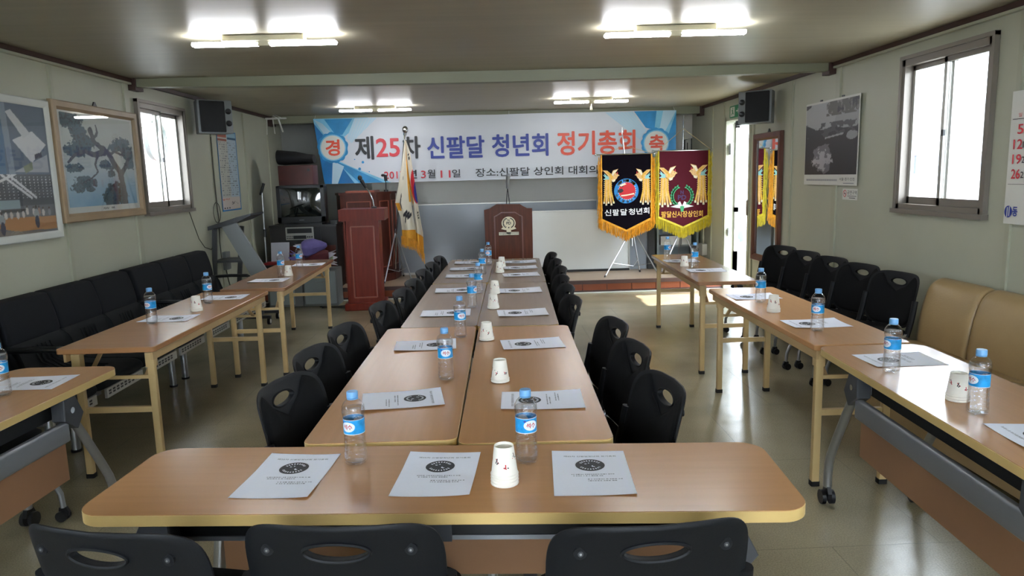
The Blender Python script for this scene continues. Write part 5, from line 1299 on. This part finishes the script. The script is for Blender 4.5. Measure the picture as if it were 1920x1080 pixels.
# pennants
def bird(m, cx, cz, s, k):
    """embroidered phoenix; s = +1 faces right"""
    def P(mt, pts, lay): m.use(mt).poly([(cx+s*x*k, cz+z*k) for x, z in pts], -0.006-0.0012*lay)
    P('e_teal', [(-.30, -.02), (-.44, .14), (-.34, .08), (-.36, .20), (-.24, .08), (-.10, .02), (-.05, -.12), (-.20, -.20), (-.42, -.10), (-.32, -.06)], 0)
    P('e_tan', [(-.12, .02), (-.44, .36), (-.20, .34), (.02, .16), (.10, .34), (.38, .42), (.24, .22), (.30, .10), (.24, -.10), (.08, -.20), (-.10, -.16)], 1)
    P('e_cream', [(.02, .10), (.12, .32), (.34, .38), (.18, .20), (.10, .06)], 2)
    P('e_gold', [(-.02, .02), (-.30, .30), (-.12, .26), (.06, .10), (.10, -.06), (-.02, -.12)], 2)
    P('e_tan', [(.14, .04), (.26, .20), (.36, .14), (.44, .08), (.36, .04), (.28, -.10), (.16, -.12)], 3)
    P('e_red', [(.28, .16), (.34, .28), (.36, .16)], 4)
    P('e_cream', [(.04, -.16), (.22, -.10), (.28, .0), (.20, -.22), (.08, -.26)], 3)
    P('ink', circ(.30, .12, .018, 8), 5)
    for q in range(5):
        x0 = -.30+q*.07; x1 = -.38+q*.12+(.0 if q < 3 else .03); zb = -1.35-0.10*(q % 2)
        P('e_gold' if q % 2 == 0 else 'e_tan', [(x0-.03, -.12), (x0+.04, -.12), (x0+.05, -.7), (x1+.04, zb), (x1-.04, zb), (x0-.05, -.7)], q % 3+1)
        P('e_cream', [(x1-.045, zb-.02), (x1+.045, zb-.02), (x1+.04, zb+.08), (x1-.04, zb+.08)], 4)
        P('ink', circ(x1, zb+.03, .014, 6), 5)
    for q in range(8):
        z = -.2-q*.1; P('e_cream', [(-.33, z), (-.42, z-.05), (-.33, z-.03)], 1); P('e_cream', [(-.0, z), (.06, z-.05), (.0, z-.03)], 1)
def strands(m, mt, path, ln, rnd, n, sway=0.01, yb=0.0, r=0.0032):
    m.use(mt)
    L = [0]
    for a, b_ in zip(path[:-1], path[1:]): L.append(L[-1]+math.hypot(b_[0]-a[0], b_[1]-a[1]))
    for k in range(n):
        d = L[-1]*k/(n-1); i = max(j for j in range(len(L)-1) if L[j] <= d+1e-9); f = (d-L[i])/(L[i+1]-L[i])
        x = path[i][0]+(path[i+1][0]-path[i][0])*f; z = path[i][1]+(path[i+1][1]-path[i][1])*f
        dx = rnd.uniform(-sway, sway); y = yb+rnd.uniform(-0.014, 0.006); l = ln*rnd.uniform(0.82, 1.1)
        m.tube([(x, y, z), (x+dx*0.6, y-0.004, z-l*0.5), (x+dx, y+rnd.uniform(-.006, .006), z-l)], r, 4)
def pennant(label, cat_loc, x0, x1, zt, zs, zp, cloth, fr, motif, drop):
    t = thing('pennant', label, 'pennant', cat_loc, 0, 'fringed pennants on stands')
    xc = (x0+x1)/2
    out = [(x0, zt), (x1, zt), (x1, zs), (xc, zp), (x0, zs)]
    m = MB().use(cloth).prism(out, 'y', -0.004, 0.0)
    m.obj('cloth', t, smooth=False)
    rnd = random.Random(int(abs(x0)*100)); m = MB()
    strands(m, fr, [(x0-0.012, zt-0.01), (x0-0.012, zs)], 0.13, rnd, 70, 0.03); strands(m, fr, [(x0-0.035, zt-0.02), (x0-0.03, zs+0.02)], 0.14, rnd, 70, 0.028)
    strands(m, fr, [(x1+0.012, zt-0.01), (x1+0.012, zs)], 0.13, rnd, 70, 0.03); strands(m, fr, [(x1+0.035, zt-0.02), (x1+0.035, zs+0.02)], 0.14, rnd, 70, 0.028)
    strands(m, fr, [(x0-0.04, zs+0.03), (xc, zp+0.015), (x1+0.04, zs+0.03)], drop, rnd, 120, 0.012); strands(m, fr, [(x0-0.03, zs), (xc, zp-0.01), (x1+0.03, zs)], drop*0.85, rnd, 100, 0.012, -0.006)
    m.use(fr)
    for a, b_ in (((x0, zt), (x0, zs)), ((x0, zs), (xc, zp)), ((xc, zp), (x1, zs)), ((x1, zs), (x1, zt))): m.sqbar((a[0], -0.008, a[1]), (b_[0], -0.008, b_[1]), 0.014, 0.026)
    o = m.obj('fringe', t, smooth=False); o['kind'] = 'stuff'
    m = MB(); motif(m); m.obj('embroidery', t, smooth=False)
    m = MB().use('chrome').tube([(x0-0.07, -0.002, zt+0.006), (x1+0.035, -0.002, zt+0.006)], 0.009, 8).ell((x0-0.075, -0.002, zt+0.006), (0.016, 0.016, 0.016), 8, 6).ell((x1+0.04, -0.002, zt+0.006), (0.016, 0.016, 0.016), 8, 6); m.obj('cross_bar', t)
    return t
DZ = 0.125
def up(pts): return [(x, z+DZ) for x, z in pts]
def motif_black(m):
    bird(m, -0.205, 1.478, 1, 0.255); bird(m, 0.225, 1.478, -1, 0.255)
    m.use('e_blue').poly(circ(0.0, 1.165+DZ, 0.165), -0.006); m.use('e_red').poly(circ(0.01, 1.165+DZ, 0.113, 36), -0.0072)
    m.use('e_white')
    for k in range(26): 
        a = 2*PI*k/26; m.poly([(0.01+0.113*math.cos(a-.06), 1.165+DZ+0.113*math.sin(a-.06)), (0.01+0.128*math.cos(a), 1.165+DZ+0.128*math.sin(a)), (0.01+0.113*math.cos(a+.06), 1.165+DZ+0.113*math.sin(a+.06))], -0.0074)
    m.use('ink').poly(up([(-.115, 1.185), (-.06, 1.20), (-.035, 1.165), (-.075, 1.14), (-.12, 1.15)]), -0.0086).poly(up([(-.10, 1.24), (-.03, 1.235), (-.06, 1.215)]), -0.0086)
    m.use('e_cream').poly(up([(-.10, 1.245), (-.02, 1.27), (.0, 1.255), (-.07, 1.225)]), -0.009).poly(up([(-.08, 1.11), (.02, 1.12), (.10, 1.135), (.11, 1.12), (.0, 1.10), (-.06, 1.095)]), -0.009)
    def arc(txt, r, a0, a1, mt, h, up=True):
        n = len(txt); m.use(mt)
        for i, ch in enumerate(txt):
            if ch == ' ': continue
            a = a0+(a1-a0)*i/(n-1); cx, cz = r*math.cos(a), 1.165+DZ+r*math.sin(a); rot = a-PI/2 if up else a+PI/2
            text_into(m, ch, -h*0.42, h*0.42, -h/2, h/2, 0, 0.04, lambda x, z: (cx+x*math.cos(rot)-z*math.sin(rot), -0.0092, cz+x*math.sin(rot)+z*math.cos(rot)))
    arc('New Pal Dal', 0.139, D(140), D(42), 'yellow', 0.036)
    arc('신팔달청년회', 0.141, D(205), D(325), 'e_white', 0.034, False)
    for b, x0, x1, dz in (('신', -.285, -.195, 0), ('팔', -.18, -.09, .0), ('달', -.07, .02, .002), ('청', .04, .125, .004), ('년', .145, .225, .008), ('회', .24, .32, .014)):
        m.use('e_white'); text_into(m, b, x0-0.01, x1-0.01, 0.965+dz, 1.05+dz, -0.0072, 0.02)
def motif_red(m):
    bird(m, -0.195, 1.485, 1, 0.29); bird(m, 0.215, 1.505, -1, 0.29)
    for s in (-1, 1):
        for k in range(9):
            a = D(-62+k*15); cx, cz = s*0.135*math.cos(a), 1.20+0.135*math.sin(a)
            for e in (-1, 1):
                b_ = a+D(90)+e*0.6
                if s < 0: b_ = PI-b_
                m.use('e_green').poly([(cx+0.030*math.cos(q)*math.cos(b_)-0.012*math.sin(q)*math.sin(b_)+0.012*math.cos(b_), cz+0.030*math.cos(q)*math.sin(b_)+0.012*math.sin(q)*math.cos(b_)+0.012*math.sin(b_)) for q in [j*PI/4 for j in range(8)]], -0.006)
    m.use('e_purple'); text_into(m, 'N', -.025, .02, 1.225, 1.275, -0.0072, 0.05); text_into(m, 'PD', -.06, .055, 1.15, 1.215, -0.0072, 0.05)
    m.use('e_white').poly([(-.16, 1.06), (-.05, 1.09), (.0, 1.06), (.05, 1.09), (.16, 1.06), (.07, 1.045), (.0, 1.035), (-.08, 1.045)], -0.0072)
    m.poly([(-.06, 1.11), (-.03, 1.13), (.0, 1.07), (-.03, 1.06)], -0.0080).poly([(.06, 1.11), (.03, 1.13), (.0, 1.07), (.03, 1.06)], -0.0080)
    m.use('e_green').poly([(-.03, 1.06), (.0, 1.07), (.03, 1.06), (.015, 0.99), (-.015, 0.99)], -0.0085)
    m.use('e_gold'); text_into(m, '팔달신시장상인회', -.285, .285, 0.915, 1.0, -0.0072, 0.02)
pennant('black pennant with a blue and red disc, two gold phoenixes and orange fringe', (1.835, 9.70, 0.0), -0.335, 0.335, 1.77, 0.915, 0.755, 'velvet', 'gold', motif_black, 0.15)
pennant('maroon pennant with a green laurel wreath, two gold phoenixes and yellow fringe', (2.60, 9.74, 0.0), -0.325, 0.355, 1.80, 0.925, 0.775, 'velvet_red', 'yellow', motif_red, 0.16)
def pennant_stand(label, loc, top, hub, feet, hook, bar):
    t = thing('pennant_stand', label, 'stand', loc, 0, 'tripod stands of the pennants')
    m = MB().use('chrome').tube([(hub[0], hub[1], hub[2]-0.25), hub, top], 0.010, 8).tube([top, (top[0], top[1], top[2]+0.09)], 0.008, 8, r2=0.001); m.obj('pole', t)
    tripod(t, hub, feet, 0.009)
    m = MB().use('cord').tube([(hook[0]-bar[0], bar[2], bar[1]), hook, (hook[0]+bar[0], bar[2], bar[1])], 0.0035, 6); m.obj('cord', t)
pennant_stand('silver tripod stand behind the black pennant', (1.835, 9.82, 0.165), (-0.03, 0.0, 1.88), (0.10, 0.0, 0.62), [(-0.34, -0.37, 0.0), (0.22, 0.05, 0.0), (0.36, -0.55, 0.0)], (0.0, -0.06, 1.72), (0.36, 1.61, -0.11))
pennant_stand('silver tripod stand behind the maroon pennant', (2.60, 9.84, 0.165), (0.04, 0.0, 2.03), (0.02, 0.0, 0.60), [(-0.30, -0.20, 0.0), (0.25, -0.25, 0.0), (0.05, 0.36, 0.0)], (0.025, -0.04, 1.93), (0.355, 1.65, -0.09))

# ---------------------------------------------------------------- left corner: cabinets, television, bouquets
t = thing('tv_cabinet', 'dark cabinet in the left back corner carrying the television', 'cabinet', (-2.38, 9.54, 0))
m = MB().use('dark_cab').box(-0.42, 0.42, -0.30, 0.26, 0.0, 0.96); m.obj('body', t, smooth=False)
MB().use('dark_cab').rbox(-0.43, 0.43, -0.31, 0.27, 0.96, 0.985, 0.01).obj('top', t)
m = MB().use('black_plastic').rbox(-0.22, 0.22, -0.312, -0.30, 0.76, 0.95, 0.005, axis='y'); m.obj('recess', t)
m = MB().use('oldwood').box(0.10, 0.40, -0.306, -0.30, 0.10, 0.72).box(-0.40, 0.06, -0.306, -0.30, 0.10, 0.72); m.obj('door', t, smooth=False)
t = thing('receiver', 'silver faced stereo receiver below the television', 'receiver', (-2.42, 9.235, 0.80))
MB().use('amp').rbox(-0.175, 0.175, -0.02, 0.0, 0.0, 0.16, 0.006, axis='y').obj('front_panel', t)
MB().use('black_plastic').box(-0.155, 0.155, -0.023, -0.02, 0.085, 0.145).box(-0.08, 0.08, -0.023, -0.02, 0.012, 0.055).obj('display', t, smooth=False)
m = MB().use('bracket')
for k in range(4): m.box(-0.165+k*0.022, -0.150+k*0.022, -0.023, -0.02, 0.015, 0.028).box(-0.165+k*0.022, -0.150+k*0.022, -0.023, -0.02, 0.040, 0.052)
for k in range(3): m.tube([(0.10+k*0.027, -0.02, 0.035), (0.10+k*0.027, -0.030, 0.035)], 0.010, 10)
m.obj('buttons', t, smooth=False)
t = thing('television', 'old black tube television on the dark corner cabinet', 'television', (-2.375, 9.40, 0.985))
m = MB().use('black_plastic'); m.loft([[(x, y, z) for x, z in rrect(-0.305*k, 0.305*k, 0.025+0.225*(1-k), 0.50-0.1*(1-k), 0.025, 3)] for y, k in ((-0.19, 0.98), (-0.18, 1.0), (-0.04, 0.99), (0.08, 0.80), (0.22, 0.55))]); m.box(-0.24, 0.24, -0.16, 0.12, 0.0, 0.03); m.obj('case', t)
m = MB().use('black_plastic')
for q in ((-0.295, -0.25, 0.04, 0.495), (0.25, 0.295, 0.04, 0.495), (-0.295, 0.295, 0.465, 0.495), (-0.295, 0.295, 0.04, 0.105)): m.box(q[0], q[1], -0.205, -0.185, q[2], q[3])
m.obj('bezel', t, smooth=False)
m = MB().use('crt'); m.grid(20, 16, lambda u, v: ((u-0.5)*0.50, -0.195-0.022*(1-(2*u-1)**2)*(1-(2*v-1)**2)**0.5 if abs(2*v-1) < 1 else -0.195, 0.105+v*0.36)); m.obj('screen', t, ang=1.5)
MB().use('grey_beam').box(-0.03, 0.03, -0.2065, -0.205, 0.062, 0.068).obj('badge', t, smooth=False)
t = thing('wooden_speaker_box', 'dark red brown wooden box on top of the television', 'box', (-2.42, 9.36, 1.487))
MB().use('maroon').rbox(-0.215, 0.215, -0.14, 0.14, 0.0, 0.245, 0.008, axis='z', bev=0.004).obj('body', t)
MB().use('black_plastic').box(0.15, 0.18, -0.144, -0.14, 0.17, 0.20).obj('latch', t, smooth=False)
m = MB().use('bag'); rings = []
for x, k, dz in ((-0.24, 0.55, 0.07), (-0.23, 0.85, 0.06), (-0.15, 1.0, 0.04), (0.0, 0.92, 0.03), (0.15, 0.85, 0.0), (0.225, 0.75, 0.0), (0.235, 0.4, 0.0)):
    rings.append([(x, 0.13*k*math.cos(a), 0.075+0.072*k*math.sin(a)*(1 if math.sin(a) > 0 else 0.98)+dz*(0.5+0.5*math.sin(a))) for a in [j*PI/8 for j in range(16)]])
m.loft(rings); tag(m.obj('soft_bag', loc=(-2.43, 9.36, 1.732)), 'black soft bag lying on the wooden box above the television', 'bag')
bpy.data.objects['soft_bag'].location.z = 1.732+0.003
t = thing('cable_box', 'small black box beside the television on the corner cabinet', 'box', (-2.0, 9.38, 0.985))
MB().use('black_plastic').rbox(-0.05, 0.05, -0.1, 0.1, 0, 0.05, 0.01).obj('body', t)
for k, (x, lb) in enumerate(((-2.55, 'grey steel filing cabinet on the floor below the pale lidded case'), (-2.12, 'grey steel filing cabinet on the floor below the bouquets'))):
    t = thing('filing_cabinet', lb, 'cabinet', (x, 8.98, 0), 0, 'low grey filing cabinets')
    w2 = 0.21
    MB().use('steel_grey').rbox(-w2, w2, -0.12, 0.20, 0.0, 0.455, 0.008, axis='z', bev=0.004).obj('body', t)
    MB().use('steel_light').rbox(-w2+0.02, w2-0.02 if k else w2-0.10, -0.128, -0.12, 0.03, 0.43, 0.006, axis='y').obj('drawer_front', t)
    MB().use('silver').tube([(-0.05, -0.13, 0.30), (-0.05, -0.145, 0.30), (0.05, -0.145, 0.30), (0.05, -0.13, 0.30)], 0.006, 6).obj('handle', t)
t = thing('presentation_case', 'small open case with a pale lid and red lining beside the bouquets', 'case', (-2.63, 8.93, 0.4555))
m = MB().use('black_plastic').box(-0.16, 0.13, -0.10, 0.10, 0, 0.075); m.obj('tray', t, smooth=False)
MB().use('redcase').box(-0.15, 0.12, -0.09, 0.09, 0.075, 0.10).obj('lining', t, smooth=False)
m = MB().use('casewhite'); m.prism([(0.08, 0.09), (0.10, 0.09), (0.15, 0.33), (0.13, 0.33)], 'x', -0.11, 0.11); m.obj('lid', t, smooth=False)
def bouquet(label, loc, cone, mt, tip, flowers, seed):
    t = thing('bouquet', label, 'bouquet', loc, 0, 'wrapped bouquets on the filing cabinets')
    rnd = random.Random(seed); m = MB().use(mt); a, b_ = Vector(cone[0]), Vector(cone[1]); d = (b_-a); ax = d.normalized()
    u_ = ax.cross(Vector((0, 0, 1))).normalized(); v_ = u_.cross(ax); n = 20; rings = []
    for k, (f, r) in enumerate(((0, 0.03), (0.2, 0.08), (0.5, 0.135), (0.85, 0.15), (1.0, 0.12))):
        rings.append([a+d*f+(u_*math.cos(2*PI*j/n)+v_*math.sin(2*PI*j/n)*0.75)*r*(1+0.10*math.sin(j*2.5+k)) for j in range(n)])
    m.loft(rings); m.obj('wrapping', t, ang=1.0)
    m = MB().use(tip)
    for j in range(5):
        q = 2*PI*j/5+seed; c0 = b_+(u_*math.cos(q)+v_*math.sin(q)*0.7)*0.09; c1 = c0+(u_*math.cos(q)+v_*math.sin(q)*0.7)*0.05+ax*0.09
        w_ = (u_*(-math.sin(q))+v_*math.cos(q)*0.7)*0.06
        m.loft([[c0-w_, c0+w_, c0+w_+ax*0.004, c0-w_+ax*0.004], [c1-w_*0.1, c1+w_*0.1, c1+w_*0.1+ax*0.003, c1-w_*0.1+ax*0.003]])
    m.obj('inner_paper', t)
    m = MB()
    for j in range(flowers):
        q = rnd.uniform(0, 2*PI); r = rnd.uniform(0, 0.08); c = b_+(u_*math.cos(q)+v_*math.sin(q)*0.7)*r+ax*rnd.uniform(0.0, 0.04)
        m.use('flower' if j % 3 else 'e_cream').ell(tuple(c), (0.022, 0.022, 0.018), 8, 5)
    m.obj('blossoms', t)
bouquet('bouquet in purple wrapping with white inner paper, lying on top', (-2.20, 8.93, 0.455), [(0.18, -0.02, 0.30), (-0.10, -0.06, 0.25)], 'purple', 'whitewrap', 14, 1)
bouquet('bouquet in burgundy wrapping at the right of the pile', (-2.05, 8.90, 0.455), [(-0.22, -0.08, 0.12), (0.06, -0.03, 0.135)], 'burg', 'whitewrap', 10, 2)
bouquet('bouquet in mauve wrapping at the left below the purple one', (-2.33, 8.92, 0.455), [(0.10, 0.04, 0.07), (-0.08, -0.01, 0.13)], 'mauve', 'purple', 10, 3)

# folding stand with a tilted top, on casters, by the left wall
t = thing('folding_stand', 'grey folding stand with a tilted top and slanting side slab by the left wall', 'stand', (-2.72, 7.95, 0))
def q3(px, z, y=0.0): return (px+2.72, y, z)
m = MB().use('bracket'); m.loft([[(-0.36, y, 1.055), (-0.36, y, 1.03), (-0.30, y, 1.035), (0.06, y, 1.13), (0.19, y, 1.19), (0.19, y, 1.21), (0.04, y, 1.175), (-0.30, y, 1.075)] for y in (-0.22, 0.22)]); m.obj('top', t, smooth=False)
m = MB().use('speaker_grey'); m.loft([[(-0.13, y, 1.075), (0.02, y, 1.13), (0.33, y, 0.56), (0.16, y, 0.50)] for y in (-0.20, -0.17)]); m.obj('side_slab', t, smooth=False)
for (a, b_, y) in (((-0.22, 1.05), (-0.30, 0.10), -0.16), ((-0.04, 1.06), (-0.16, 0.10), 0.16)): MB().use('bracket').sqbar((a[0], y, a[1]), (b_[0], y, b_[1]), 0.045, 0.03).obj('leg', t, smooth=False)
MB().use('bracket').box(-0.26, 0.10, -0.16, 0.16, 0.69, 0.715).obj('shelf', t, smooth=False)
MB().use('grey_beam').box(0.10, 0.14, -0.05, 0.0, 0.10, 0.62).obj('post', t, smooth=False)
m = MB().use('bracket').box(-0.32, 0.30, -0.18, -0.14, 0.07, 0.10).box(-0.32, 0.30, 0.14, 0.18, 0.07, 0.10).box(0.10, 0.14, -0.18, 0.18, 0.07, 0.10); m.obj('base', t, smooth=False)
for x, y in ((-0.30, -0.16), (0.28, -0.16), (-0.30, 0.16), (0.28, 0.16)): MB().use('caster').tube([(x-0.014, y, 0.038), (x+0.014, y, 0.038)], 0.038, 16).use('white').tube([(x-0.016, y, 0.038), (x+0.016, y, 0.038)], 0.022, 12).obj('caster', t)
t = thing('microphone_stand', 'slim floor microphone stand leaning in the left back corner', 'microphone stand', (-2.80, 9.05, 0))
m = MB().use('silver').tube([(-0.02, 0, 0.02), (0.0, 0, 1.42)], 0.010, 8); m.obj('pole', t)
MB().use('black_plastic').tube([(-0.005, 0, 0.86), (-0.003, 0, 0.96)], 0.02, 8).tube([(-0.02, 0, 1.38), (0.03, 0, 1.52)], 0.018, 8).obj('clip', t)
MB().use('black_plastic').lathe([(0.13, 0.0), (0.13, 0.012), (0.03, 0.025), (0.012, 0.04)], 20).obj('base', t)
m = MB().use('cable')
for k in range(4):
    r_ = random.Random(k); m.tube([(-2.1+0.09*j+r_.uniform(-.03, .03), 8.70+0.05*math.sin(j*1.3+k)+0.03*k, 0.006) for j in range(7)], 0.006, 6)
tag(m.obj('floor_cables'), 'tangle of dark cables on the floor beside the red lectern', 'cable')
